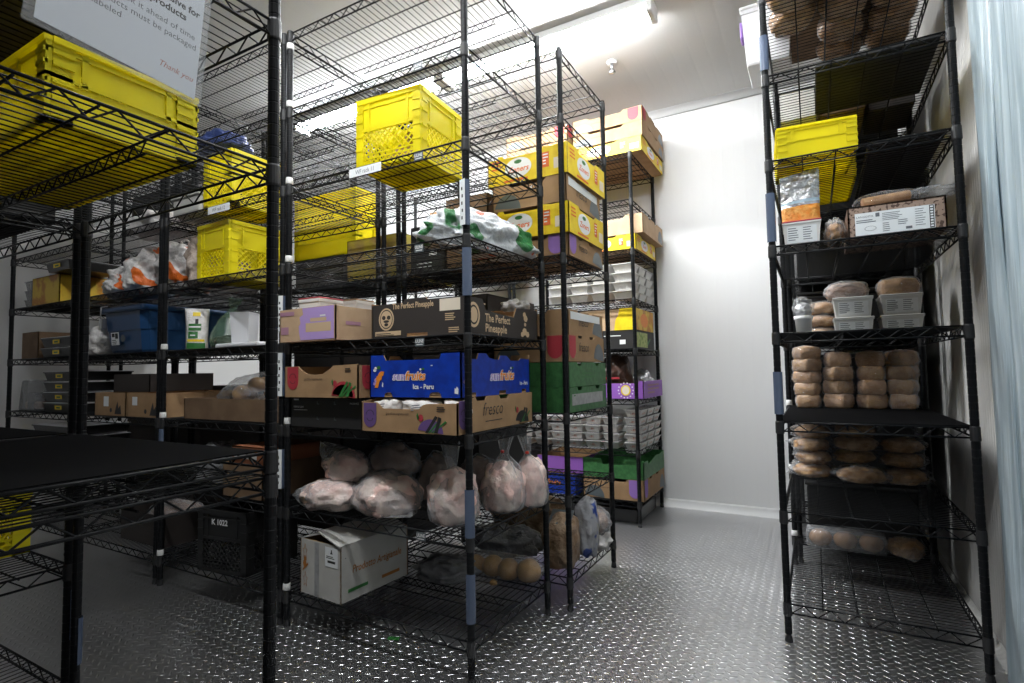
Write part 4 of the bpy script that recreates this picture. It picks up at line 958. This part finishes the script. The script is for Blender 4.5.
# further left behind
z = LB[3] + .0205
o = carton('dark_carton', 'dark brown carton carrying the two yellow bins behind the crate rack', (-2.52, 2.44, z), .40, .48, .17, 'browncard', lid=True, inner='browncard')
for k in range(2): crate(f'big yellow solid-sided bin behind the crate rack, {["lower", "upper"][k]} of two', (-2.50, 2.31, z + .171 + .192 * k), .52, .18, .19, 0, 'yellow', True, 'yellow bins behind the crate rack', 'yellow_bin')
o = carton('yellow_brown_carton', 'yellow-brown carton right of the dark brown one behind the wire shelves', (-2.10, 2.44, z), .40, .46, .24, M.setdefault('mustard', mat('mustard_card', (.42, .33, .04), .7, var=(6, (.3, .2, .08), .45, .6))), lid=True)

# ------------------------------------------------------------------ rack by the back wall
z = LC[7] + .0205
for s, (x, w_) in enumerate(((-1.19, 'by the aisle'), (-1.73, 'further from the aisle'))):
    zante(f'yellow carton at the bottom of the top-shelf stack {w_}', (x, 3.775, z), .50, .56, .100)
    for k in range(2):
        kraftbox(f'pale tan carton in the top-shelf stack {w_}, {["middle", "topmost"][k]} of three', (x + .01, 3.775, z + .101 + .101 * k), .50, .56, .099, 'red' if k else None, '', m='kraft', group='pale tan cartons near the ceiling')
z = LC[5] + .0205
zante('yellow carton under a wider tan carton in the rack by the back wall', (-1.20, 3.76, z), .40, .50, .105)
o = kraftbox('wide pale tan carton resting on a yellow carton by the back wall', (-1.18, 3.775, z + .106), .46, .53, .130, None, '', m='kraftl')
TRAYS = {}
def tray_proto(kind):
    L, D, H = (.121, .170, .047) if kind != 'deli' else (.150, .172, .058)
    b = bmesh.new(); seg = 7; rings = []
    def loop(k, zz, rib=0):
        pts = []
        for (ax, ay, bx, by, n) in ((-1, -1, 1, -1, 12), (1, -1, 1, 1, 14), (1, 1, -1, 1, 12), (-1, 1, -1, -1, 14)):
            for i in range(n):
                t = i / n; q = k - (.018 if rib and i % 2 else 0); pts.append(b.verts.new(((ax + (bx - ax) * t) * L / 2 * q, (ay + (by - ay) * t) * D / 2 * q, zz)))
        return pts
    R_ = [loop(.70, 0, 1), loop(.91, H * .88, 1), loop(.99, H * .92), loop(1, H), loop(.94, H), loop(.66, .005)]
    b.faces.new(R_[0][::-1])
    for A, B in zip(R_, R_[1:]):
        for i in range(len(A)): b.faces.new((A[i], A[(i + 1) % len(A)], B[(i + 1) % len(A)], B[i]))
    b.faces.new(R_[-1]); body = mesh('tray_body', fixn(b), 'tray')
    c = blob(L * .46, D * .46, H * .42, 7, .12, 3, .5, 3, .05, .5); cm = mesh('minced_meat', c, 'mince', True)
    b = bmesh.new(); box(b, -L * .49, L * .49, -D * .49, D * .49, H + .0002, H + .0012); fm = mesh('film_lid', b, 'wrap')
    return body, cm, fm, H
def put_tray(kind, label, loc, group, meat=True, rz=0.):
    if kind not in TRAYS: TRAYS[kind] = tray_proto(kind)
    body, cm, fm, H = TRAYS[kind]
    o = thing('meat_tray' if kind == 'meat' else 'deli_tray', label, 'tray', loc, rz, group)
    link('tray_body', body, o)
    if meat: link('minced_meat', cm, o, (0, 0, H * .30))
    link('film_lid', fm, o); return o
z = LC[1] + .0205
NUM = ['nearest', 'second', 'third', 'fourth', 'fifth', 'sixth', 'seventh']
for c in range(7):
    for r in range(3 if c == 0 else 1):
        for k in range(5 if c == 0 else (4, 4, 4, 4, 4, 3)[c - 1]):
            if c == 0: lab_ = f'white meat tray, {ORD[k]} of the five in the {["front", "middle", "back"][r]} column at the aisle end'
            else: lab_ = f'white meat tray in the front row, {ORD[k]} up, {NUM[c]} column from the aisle end'
            put_tray('meat', lab_, (-1.085 - .129 * c + (.03 if c == 0 else 0) + .004 * ((k * 7 + c) % 3 - 1), 3.589 + .175 * r + .003 * ((k * 5 + c) % 3 - 1), z + .0535 * k), 'white meat trays by the back wall')
z = LC[4] + .0205
for c in range(4):
    for r in range(3 if c == 0 else 1):
        for k in range(4 if c < 2 else 3):
            lab_ = f'white deli tray, {ORD[k]} in the {["front", "middle", "back"][r]} stack at the aisle end of the middle shelf' if c == 0 else f'white deli tray in the middle-shelf front row, {ORD[k]} up, {NUM[c]} stack from the aisle'
            put_tray('deli', lab_, (-1.10 - .158 * c, 3.585 + .18 * r, z + .0615 * k), 'white deli trays on the middle shelf', meat=False)
z = LC[3] + .0205
o = carton('black_carton', 'black carton with white print below a yellow-ended carton by the back wall', (-1.20, 3.74, z), .36, .46, .125, 'blackcard', lid=True, inner='blackcard')
F = front(.36, .46); b = bmesh.new(); flat(b, rect(.25, .03, .04, .03), F, 0); bars(b, F, .14, .085, .12, 1, .01, .006, 0, 2); show(o, b, ['white'])
F = right(.36, .46); b = bmesh.new(); flat(b, rect(.02, .01, .26, .1), F, 0); flat(b, [(.28, .02), (.36, .07), (.35, .08), (.27, .04)], F, 1); show(o, b, [M.setdefault('limeprint', mat('pale_green_print', (.45, .5, .18), .6, var=(40, (.2, .3, .06), .45, .6))), 'green'])
o = carton('yellow_ended_carton', 'tan carton with a yellow end resting on the black carton by the back wall', (-1.22, 3.74, z + .126), .40, .44, .145, 'kraftl', lid=True)
F = front(.40, .44); b = bmesh.new(); flat(b, [(.25, 0), (.40, 0), (.40, .145), (.29, .145), (.28, .1), (.26, .07)], F, 0); show(o, b, ['yellowcard'])
F = right(.40, .44); b = bmesh.new(); flat(b, rect(0, 0, .44, .145), F, 0); flat(b, ell(.2, .07, .1, .05, 9), F, 1, .0004); show(o, b, [M['amber'], 'orange'])
z = LC[2] + .0205
o = carton('purple_carton', 'purple carton with a round yellow picture by the back wall', (-1.16, 3.765, z), .36, .50, .115, 'purplecard', inner='kraftl', ft=[(0, 1), (.08, 1), (.1, .88), (.9, .88), (.92, 1), (1, 1)])
F = front(.36, .50); b = bmesh.new(); flat(b, ell(.24, .055, .034, .036, 18), F, 0)
for i in range(14):
    a = 2 * PI * i / 14; flat(b, ell(.24 + .05 * math.cos(a), .055 + .05 * math.sin(a), .005, .005, 6), F, 1)
flat(b, ell(.24, .055, .026, .028, 18), F, 2, .0004); show(o, b, ['yellowcard', 'white', 'cream'])
F = right(.36, .50); b = bmesh.new(); bars(b, F, .1, .08, .3, 3, .025, .012, 0, 2); show(o, b, ['ppurple'])
o = thing('dark_bag', 'dark brown glossy bag with red print in the purple carton', 'bag', (-1.22, 3.64, z + .0055), .1); obj('bag_body', blob(.13, .10, .17, 181, .25, 2.2, .7, 4, .06), 'darkbag', o, True)
b = bmesh.new(); box(b, -.07, .06, -.108, -.098, .125, .137); obj('red_print', b, 'red', o)
o = thing('silver_bag', 'small silver bag in the back end of the purple carton', 'bag', (-1.08, 3.85, z + .0055), .3); obj('bag_body', blob(.08, .1, .105, 185, .25, 2.2, .7, 4, .06), 'silver', o, True)
z = LC[0] + .0205
kraftbox('tan carton with a purple badge under the green carton by the back wall', (-1.20, 3.77, z), .42, .54, .135, 'purple', '')
o = carton('green_carton', 'green carton on a tan carton, low by the back wall', (-1.20, 3.77, z + .136), .42, .54, .125, 'greencard', inner='greencard', group=None, ft=[(0, 1), (.3, 1), (.34, .7), (.66, .7), (.7, 1), (1, 1)], st=[(0, .9), (.2, .9), (.22, .7), (.4, .8), (.6, .95), (.8, .9), (1, 1)])
o = carton('blue_carton', 'blue printed carton low by the back wall, left of the tan carton', (-1.66, 3.72, z), .40, .46, .14, 'bluecard')
F = front(.40, .46); b = bmesh.new(); text_bm(b, 'sun', .05, F, .10, .06, 0, shear=.2, bold=.03); text_bm(b, 'fruits', .05, F, .18, .06, 1, shear=.2, bold=.03); show(o, b, ['white', 'orange'])
o = carton('purple_carton', 'purple carton low by the back wall on the blue carton', (-1.60, 3.74, z + .141), .36, .40, .11, 'purplecard')
o = thing('floor_tray', 'black plastic tray on the floor under the rack by the back wall', 'tray', (-1.32, 3.78, .003), 0)
b = bmesh.new(); box(b, -.27, .27, -.23, .23, 0, .012); box(b, -.27, -.262, -.23, .23, .01, .085); box(b, .262, .27, -.23, .23, .01, .085); box(b, -.27, .27, -.23, -.222, .01, .085); box(b, -.27, .27, .222, .23, .01, .085); obj('tray_body', b, 'trayblack', o)
# left rack at the back wall: a few cartons seen through the gaps
for k, (x, i, h_, m_, w_) in enumerate(((-2.25, 5, .20, 'kraftl', 'pale tan carton high in the far rack by the back wall'), (-2.5, 6, .18, 'kraft', 'tan carton near the top of the far rack by the back wall'))):
    carton('far_carton', w_, (x, 3.77, LC[i] + .0205), .44, .5, h_, m_, lid=True)

# ------------------------------------------------------------------ bread rack on the right
z = LR[7] + .0205
k = 0
b1 = mesh('bread', blob(.090, .090, .055, 201, .05, 2, .8, 4, 0, .3), 'bread', True); f1 = mesh('plastic_wrap', blob(.093, .093, .057, 202, .08, 4, .8, 4, .03, .3), 'wrap', True)
for r, y in enumerate((2.41, 2.59, 2.77, 2.95)):
    for c, x in enumerate((-.025, .165, .355)):
        if c == 0 and r > 1: continue
        o = thing('round_loaf', f'round wrapped loaf on the top shelf seen from below, {["left", "middle", "right"][c]} one in the {["first", "second", "third", "fourth"][r]} row', 'bread', (x, y, z), k * .7, 'round loaves on the top shelf of the bread rack')
        link('bread', b1, o); link('plastic_wrap', f1, o, (0, 0, -.0005)); k += 1
o = thing('frosted_tote', 'frosted clear tote with a purple latch sticking out beyond the top of the bread rack', 'tote', (-.135, 2.95, z), 0)
b = bmesh.new(); A = [[b.verts.new((sx * .11 * q, sy * .15 * q, zz)) for sx, sy in ((-1, -1), (1, -1), (1, 1), (-1, 1))] for q, zz in ((.82, 0), (.85, .01), (.98, .25), (1.02, .25), (1.02, .27), (.96, .27), (.8, .012))]
for p, q in zip(A, A[1:]):
    for i in range(4): b.faces.new((p[i], p[(i + 1) % 4], q[(i + 1) % 4], q[i]))
b.faces.new(A[0][::-1]); b.faces.new(A[-1]); obj('tote_body', fixn(b), 'totefilm', o)
b = bmesh.new(); box(b, -.117, .117, -.157, .157, .2705, .29); bevel(b, .008, 2); obj('lid', b, 'totefilm', o)
b = bmesh.new(); box(b, -.127, -.113, -.04, .04, .20, .285); bevel(b, .004); obj('latch', b, 'purple', o)
b = blob(.07, .1, .06, 205, .2); obj('contents', b, 'crust', o, True, (0, 0, .014))
z = LR[6] + .0205
o = carton('white_box', 'white box with a small green mark, seen from below through the wires', (-.02, 2.95, z), .15, .36, .13, 'whitecard', lid=True, inner='whitecard')
b = bmesh.new(); F = ((-.06, .17, -.0005), (1, 0, 0), (0, -1, 0)); flat(b, rect(.01, .03, .10, .05), F, 1); text_bm(b, 'fresh', .04, F, .02, .2, 0); show(o, b, ['green', 'hold'])
for k, (x, y, L, D, m_, w_) in enumerate(((.155, 2.98, .18, .36, 'kraftd', 'brown carton right of the white box, seen from below'), (.345, 3.0, .17, .30, 'browncard', 'dark brown carton nearest the ribbed wall, seen from below'))):
    carton('dark_carton', w_, (x, y, z), L, D, .15, m_, lid=True, inner=m_)
z = LR[5] + .0205
crate('yellow crate at the front of the bread rack, above the silver snack bag', (.030, 2.475, z), .268, .30, .128, .08, 'yellow', True)
crate('yellow crate behind the front one in the bread rack, seen from below', (.055, 2.87, z), .262, .40, .115, .02, 'yellow', True)
def sheet(label, x0, x1, y0, y1, z, m='blackcard', h=.014, name='added_black_board'):
    o = thing(name, label, 'board', ((x0 + x1) / 2, (y0 + y1) / 2, z), 0); b = bmesh.new(); box(b, -(x1 - x0) / 2, (x1 - x0) / 2, -(y1 - y0) / 2, (y1 - y0) / 2, 0, h); bevel(b, .003); obj('board_sheet', b, m, o)
sheet('added black board lying right of the yellow crates, seen from below', .205, .435, 2.33, 3.16, z)  # put in so this shelf reads black from below
sheet('added black board at the front of the high bread-rack shelf, seen from below', .05, .435, 2.33, 2.78, LR[6] + .0205)  # added to darken the underside of the high shelf
sheet('added brown card sheet lying on the round loaves of the top shelf', -.10, .44, 2.33, 3.12, LR[7] + .0205 + .101, 'kraftd', .006, 'added_card_sheet')  # added to block the bright ceiling between the loaves
z = LR[4] + .0205
tub('food_tub', 'white tub with printed label and red rim under the orange snack bag', (-.022, 2.405, z), .128, .16, .088, 'tray', .9, .02, rim='red')
o = thing('snack_bag', 'clear silvery snack bag with an orange bottom on the red-rimmed tub', 'bag', (-.022, 2.395, z + .0945), .02)
b = bmesh.new(); g = []
for j in range(19):
    t = j / 18; row = []
    for i in range(15):
        a = -1 + i / 7; d = .030 * (1 - t ** 1.5) * (1 - a * a) ** .5 + .0015 + .006 * noise.noise(Vector((a * 2.5, t * 5, 3))) * (t > .3)
        row.append((a * .066 * (1 + .05 * t), d, .205 * t + .012 * t * a))
    g.append(row)
for sg in (-1, 1):
    V = [[b.verts.new((x, sg * d, zz)) for x, d, zz in r] for r in g]
    for j in range(18):
        for i in range(14): b.faces.new((V[j][i], V[j][i + 1], V[j + 1][i + 1], V[j + 1][i])).material_index = 1 if j < 6 else 2 if j == 7 else 0
bmesh.ops.remove_doubles(b, verts=b.verts, dist=.0004); obj('bag_body', fixn(b), ['silver', 'chip', M.setdefault('paleblue', mat('pale_blue_print', (.45, .6, .7), .3))], o, True)
o = thing('bread_bag', 'clear bag of pink-brown bread squeezed between the tub and the speckled box', 'bag', (.09, 2.42, z), 0)
obj('bread', blob(.032, .11, .045, 211, .15, 2.4, .8, 4), 'breadl', o, True); film_shell(blob(.037, .12, .055, 212, .2, 3, .8, 4, .06), 'plastic_film', o, 'filmm')
PL, PD, PH = .288, .32, .113
o = carton('speckled_box', 'brown speckled box with a wide white label on the bread rack', (.274, 2.478, z), PL, PD, PH, 'speckle', lid=True, inner='speckle')
F = front(PL, PD); b = bmesh.new(); flat(b, rect(.022, .005, .233, .082), F, 0); flat(b, rect(.240, .006, .013, .08), F, 1, .0005)
for q in range(8): flat(b, rect(.2425, .010 + .0095 * q, .008, .006), F, 0, .0008)
text_bm(b, 'LANGOSTA', .010, F, .026, .069, 2, depth=.0006); bars(b, F, .026, .058, .075, 2, .007, .003, 2, 3, .0006); flat(b, ell(.068, .028, .018, .009, 16), F, 2, .0005); flat(b, ell(.068, .028, .0165, .0078, 16), F, 0, .0007)
bars(b, F, .105, .076, .08, 5, .006, .002, 2, 4, .0006); bars(b, F, .105, .040, .022, 5, .007, .0025, 2, 5, .0006); bars(b, F, .15, .045, .03, 3, .007, .0025, 2, 6, .0006); flat(b, rect(.172, .012, .018, .009), F, 2, .0006); bars(b, F, .20, .076, .036, 8, .008, .002, 2, 7, .0006); flat(b, rect(.085, .068, .012, .014), F, 2, .0006)
show(o, b, ['lab', 'ink', 'greyink'])
o = thing('sausage_roll_bag', 'bag of pale bread sticks with a clear tail lying on the speckled box', 'bag', (.285, 2.42, z + .1135), .0)
for k in range(3):
    b = bmesh.new(); rod(b, (-.105 + .016 * k, -.055 + .022 * k, .020), (.045, -.02 + .014 * k, .040), .021, 10, True, .018); bevel(b, .005, 2); obj('bread_stick', b, 'breadl', o, True)
film_shell(blob(.115, .06, .036, 221, .1, 2.4, .8, 4, .03), 'plastic_film', o, 'clearwrap', (-.02, -.015, 0)); b = blob(.085, .035, .022, 223, .2, 3, .9, 4, .08); film_shell(b, 'film_tail', o, 'filmm', (.115, .0, .022))
z = LR[3] + .0205
for c, x in enumerate((.165, .345)):
    for k in range(2): tub('food_tub', f'grey-white labelled tub on the bread rack, {["lower", "upper"][k]} one in the {["left", "right"][c]} pair', (x, 2.96, z + .0915 * k), .150, .17, .084, 'tub', .88, group='labelled tubs on the bread rack', lid='tub')
o = thing('wrapped_loaf', 'pale loaf in crinkled wrap on the left pair of tubs', 'bread', (.145, 2.96, z + .182), .1); obj('bread', blob(.088, .075, .046, 231, .1, 2, .7, 4, 0, .3), 'meatd', o, True); film_shell(blob(.095, .08, .05, 232, .12, 3, .7, 4, .04, .3), 'plastic_wrap', o, 'filmm')
o = thing('wrapped_loaf', 'brown loaf in clear wrap on the right pair of tubs', 'bread', (.345, 2.96, z + .182), 0); obj('bread', blob(.085, .075, .048, 235, .06, 2, .7, 4, 0, .45), 'bread', o, True); film_shell(blob(.09, .08, .051, 236, .08, 3, .7, 4, .03, .45), 'plastic_wrap', o, 'wrap')
o = thing('white_cup', 'round white plastic cup at the left of the middle bread-rack shelf', 'cup', (-.035, 2.90, z), 0)
b = bmesh.new(); lathe(b, [(.030, 0), (.036, .09), (.040, .092), (.040, .108), (.035, .108), (.029, .006)], 24); obj('cup_body', fixn(b), 'white', o, True)
o = thing('foil_bag', 'crumpled clear bag stuffed on the round white cup', 'bag', (-.035, 2.90, z + .1085), 0); obj('contents', blob(.036, .036, .036, 241, .2), 'silver', o, True); film_shell(blob(.046, .046, .05, 242, .25, 3, .8, 4, .08), 'plastic_film', o, 'wrap')
for k in range(3):
    o = thing('wrapped_loaf', f'dark flat loaf between the white cup and the tubs, {ORD[k]} of three', 'bread', (.045, 3.06, z + .062 * k), .4 * k); obj('bread', blob(.062, .07, .034, 245 + k, .06, 2, .8, 4), 'bread', o, True); film_shell(blob(.066, .074, .037, 248 + k, .1, 3, .8, 4, .04), 'plastic_wrap', o, 'wrap')
z = LR[2] + .0218
G = 'wrapped round loaves stacked on the bread rack'; LO = []
for s in range(4):
    b = blob(.061, .061, .046, 260 + s * 3, .05, 2, .8, 4, .01, .5); f = blob(.064, .064, .0465, 261 + s * 3, .09, 3, .8, 4, .05, .5)
    LO.append((mesh('bread', b, ['bread', 'breadl', 'bread', 'bread'][s], True), mesh('plastic_wrap', f, 'wrap' if s < 3 else 'filmm', True)))
first = None
for c, x in enumerate((-.028, .100, .232, .362)):
    hh = .0595 if c == 0 else .066; n = 5 if c == 0 else 4
    for k in range(n):
        v = (c + k * 2) % 3 if c < 3 else 3
        o = thing('round_loaf', f'wrapped round loaf, {ORD[k]} from the bottom in the {["leftmost", "second", "third", "rightmost"][c]} stack', 'bread', (x + .004 * ((k * 3 + c) % 3 - 1), 3.095 + .004 * ((k + c) % 3 - 1), z + hh * k), k * 1.3 + c, G)
        sc = hh / .0675; be = link('bread', LO[v][0], o); fi = link('plastic_wrap', LO[v][1], o, (0, 0, -.0004)); be.scale = (1, 1, sc); fi.scale = (1, 1, sc)
z = LR[1] + .0205
G = 'bags of flatbread on the low shelf of the bread rack'
for k, (x, y, dz, rx, ry, s, rt, w_) in enumerate(((-.03, 3.08, 0, .085, .09, 301, .0, 'lowest of the left pile'), (-.02, 3.09, .062, .08, .09, 304, .1, 'middle of the left pile'), (-.03, 3.09, .124, .08, .09, 307, .1, 'third of the left pile'), (-.02, 3.10, .186, .08, .085, 309, .0, 'topmost of the left pile'),
        (.17, 3.02, 0, .10, .085, 310, .0, 'front and lowest in the middle'), (.15, 3.11, .075, .09, .08, 313, .0, 'second in the middle pile'), (.16, 3.10, .137, .095, .085, 316, .05, 'third in the middle pile'), (.16, 3.11, .199, .09, .08, 318, .0, 'topmost in the middle pile'),
        (.34, 3.06, 0, .085, .09, 320, .3, 'lowest nearest the ribbed wall'), (.34, 3.09, .07, .085, .09, 323, -.2, 'second nearest the ribbed wall'), (.34, 3.10, .135, .085, .085, 326, .0, 'topmost nearest the ribbed wall'))):
    o = thing('flatbread_bag', f'clear bag of flatbread, {w_}', 'bag', (x, y, z + dz), rt, G)
    obj('bread', blob(rx * .98, ry * .95, .038, s, .13, 2, .8, 4, .02), 'crust', o, True); film_shell(blob(rx * 1.12, ry * 1.08, .042, s + 1, .3, 2.8, .8, 4, .12), 'plastic_film', o, 'wrap')
z = LR[0] + .0205
o = thing('bun_tray', 'clear plastic tray of round buns on the bottom shelf of the bread rack', 'tray', (.098, 3.10, z), -.03)
b = bmesh.new(); box(b, -.165, .165, -.07, .07, 0, .085); bevel(b, .018, 3); film_shell(b, 'clear_shell', o, 'clearbox')
for k in range(3): obj('bun', blob(.05, .052, .042, 331 + k, .05, 2, .8, 3), 'breadl', o, True, (-.105 + .105 * k, 0, .004))
lying_bag('bread_bag', 'clear bag of brown bread beside the bun tray, its end sagging', 'bag', (.335, 3.10, z), 0, .075, .08, .05, 341, 'bread', (.02, -.12, .01), None, 'wrap', content='bread')
# the corner rack behind: black totes added to make it dark
for i in range(7):
    o = thing('added_black_tote', f'added black tote in the dark corner rack behind the bread rack, {["lowest", "second from the bottom", "third from the bottom", "fourth from the bottom", "third from the top", "second from the top", "topmost"][i]}', 'tote', (.18, 3.655, LR[i] + .0205), 0, 'added black totes in the corner rack')
    b = bmesh.new(); box(b, -.24, .24, -.36, .36, 0, .25); bevel(b, .012, 2); obj('tote_body', b, 'blackcrate', o)
    b = bmesh.new(); box(b, -.248, .248, -.368, .368, .251, .268); bevel(b, .005); obj('lid', b, 'blackcrate', o)

# ------------------------------------------------------------------ nearest rack: bin and sign
c = crate('yellow solid-sided bin on the nearest rack behind the hanging sign', (-1.485, .555, dk(4)), .60, .275, .157, .0, 'yellow', True, None, 'yellow_bin')
b = bmesh.new(); text_bm(b, 'JP Just', .045, ((.3015, -.14, 0), (0, 1, 0), (0, 0, 1)), .04, .07, 0, sx=.9, bold=-.02); obj('embossed_lettering', b, 'yellow', c)
crate('yellow crate low in the shadowed rack at the left, cut by the photo edge', (-2.33, .62, LDD[1] + .0205), .30, .30, .27, 0, 'yellow')
o = thing('hanging_sign', 'white notice in a clear plastic sleeve hanging from the nearest rack', 'sign', (-1.0, .583, 1.530), 0); o.rotation_euler = (-.085, 0, 0)
F = ((0, 0, 0), (0, 1, 0), (0, 0, 1))
b = bmesh.new(); box(b, -.0006, .0006, -.248, -.006, .010, .235); obj('paper_sheet', b, 'paper', o)
b = bmesh.new(); box(b, .0010, .0018, -.262, .006, 0, .245); box(b, -.0018, -.0010, -.262, .006, 0, .245); obj('plastic_sleeve', b, 'sleevefilm', o)
b = bmesh.new(); d = .0008
text_bm(b, 'exclusive for', .0185, F, -.013, .170, 0, 'RIGHT', bold=.03, depth=d, sx=.95); text_bm(b, 'products', .0185, F, -.036, .150, 0, 'RIGHT', bold=.03, depth=d, sx=.95)
text_bm(b, 'book it ahead of time', .0165, F, -.017, .122, 1, 'RIGHT', depth=d, sx=.95); text_bm(b, 'products must be packaged', .0165, F, -.013, .103, 1, 'RIGHT', depth=d, sx=.95); text_bm(b, 'labeled', .0165, F, -.138, .085, 1, 'RIGHT', depth=d, sx=.95)
text_bm(b, 'Thank you', .016, F, -.013, .040, 2, 'RIGHT', shear=.3, depth=d, sx=.9)
obj('printed_text', b, ['ink', 'greyink', 'redink'], o)
for y in (-.22, -.03):
    b = bmesh.new(); bmesh.ops.create_circle(b, segments=16, radius=.012); b.free(); b = bmesh.new()
    P = [(-.016 + .019 * math.cos(a), y, .245 + .014 * math.sin(a)) for a in [2 * PI * i / 14 for i in range(15)]]
    for p, q in zip(P, P[1:]): rod(b, p, q, .0014, 5)
    obj('hanging_ring', b, 'steel', o)

# dark cartons, mostly added to darken the racks behind the front row
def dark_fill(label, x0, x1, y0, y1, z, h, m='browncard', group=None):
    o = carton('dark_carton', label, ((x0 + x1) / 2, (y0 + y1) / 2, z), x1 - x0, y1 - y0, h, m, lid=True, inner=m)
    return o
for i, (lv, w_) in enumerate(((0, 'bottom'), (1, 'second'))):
    dark_fill(f'added dark carton in shadow on the {w_} shelf behind the green-bag rack, left one', -2.74, -2.34, 2.2, 2.7, LB[lv] + .0205, .28)
    dark_fill(f'added dark carton in shadow on the {w_} shelf behind the green-bag rack, right one', -2.32, -1.91, 2.2, 2.7, LB[lv] + .0205, .28, 'blackcard')
dark_fill('long added black carton low in shadow behind the poultry bags', -1.82, -1.42, 2.2, 2.7, LB[1] + .0205, .24, 'blackcard')
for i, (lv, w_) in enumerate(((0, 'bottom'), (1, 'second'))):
    dark_fill(f'long added dark carton on the {w_} shelf of the far rack by the back wall', -2.82, -1.99, 3.52, 4.03, LC[lv] + .0205, .27)
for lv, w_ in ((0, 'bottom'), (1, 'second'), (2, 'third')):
    dark_fill(f'long added dark carton on the {w_} shelf behind the blue-tote rack', -3.67, -2.83, 2.2, 2.7, LB[lv] + .0205, (.29, .29, .12)[lv])
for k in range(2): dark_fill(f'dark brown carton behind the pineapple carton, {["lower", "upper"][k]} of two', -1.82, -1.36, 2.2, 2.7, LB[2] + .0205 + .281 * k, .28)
for lv, h_ in ((2, .30), ): dark_fill('added black carton behind the wide onion carton in shadow', -2.73, -2.34, 2.2, 2.7, LB[lv] + .0205, .50, 'blackcard')  # put in to block the bright wall behind the gap
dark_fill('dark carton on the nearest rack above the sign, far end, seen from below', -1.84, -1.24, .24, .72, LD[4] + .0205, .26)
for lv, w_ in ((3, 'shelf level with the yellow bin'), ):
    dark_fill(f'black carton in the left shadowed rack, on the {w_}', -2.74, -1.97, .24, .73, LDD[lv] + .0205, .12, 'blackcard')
dark_fill('tall added dark carton behind the red-badge carton, in shadow', -2.32, -1.91, 2.2, 2.7, LB[2] + .0205, .52)  # added where the white wall would show through
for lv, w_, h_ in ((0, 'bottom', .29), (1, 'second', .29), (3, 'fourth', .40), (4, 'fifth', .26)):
    dark_fill(f'added dark carton on the {w_} shelf in the shadowed left corner', -4.62, -3.78, 2.2, 2.7, LB[lv] + .0205, h_)  # stacked here to keep the strip light off the left end

# ------------------------------------------------------------------ camera, world, light
cam = bpy.data.cameras.new('camera'); cam.sensor_width = 36; cam.lens = 540.05 / 1024 * 36; cam.clip_start = .02
co = bpy.data.objects.new('camera', cam); COL.objects.link(co)
fw = Vector((-.486324, .872071, .054589)); rt = Vector((.872842, .487745, -.015831)); up = Vector((.040432, -.039949, .998383))
mw = Matrix((rt, up, -fw)).transposed().to_4x4(); mw.translation = (0, 0, 1.0191); co.matrix_world = mw
S.camera = co
w = bpy.data.worlds.new('dim_ambient_light'); w.use_nodes = True; S.world = w
w.node_tree.nodes['Background'].inputs[0].default_value = (.75, .85, 1, 1); w.node_tree.nodes['Background'].inputs[1].default_value = .03  # faint bluish ambient that comes in by the open front
S.view_settings.view_transform = 'Standard'; S.view_settings.look = 'None'; S.view_settings.gamma = 1; S.view_settings.use_curve_mapping = False
S.view_settings.exposure = 0.0
S.cycles.max_bounces = 10; S.cycles.transparent_max_bounces = 24
S.cycles.caustics_reflective = False; S.cycles.caustics_refractive = False; S.cycles.sample_clamp_indirect = 8
S.cycles.use_denoising = True
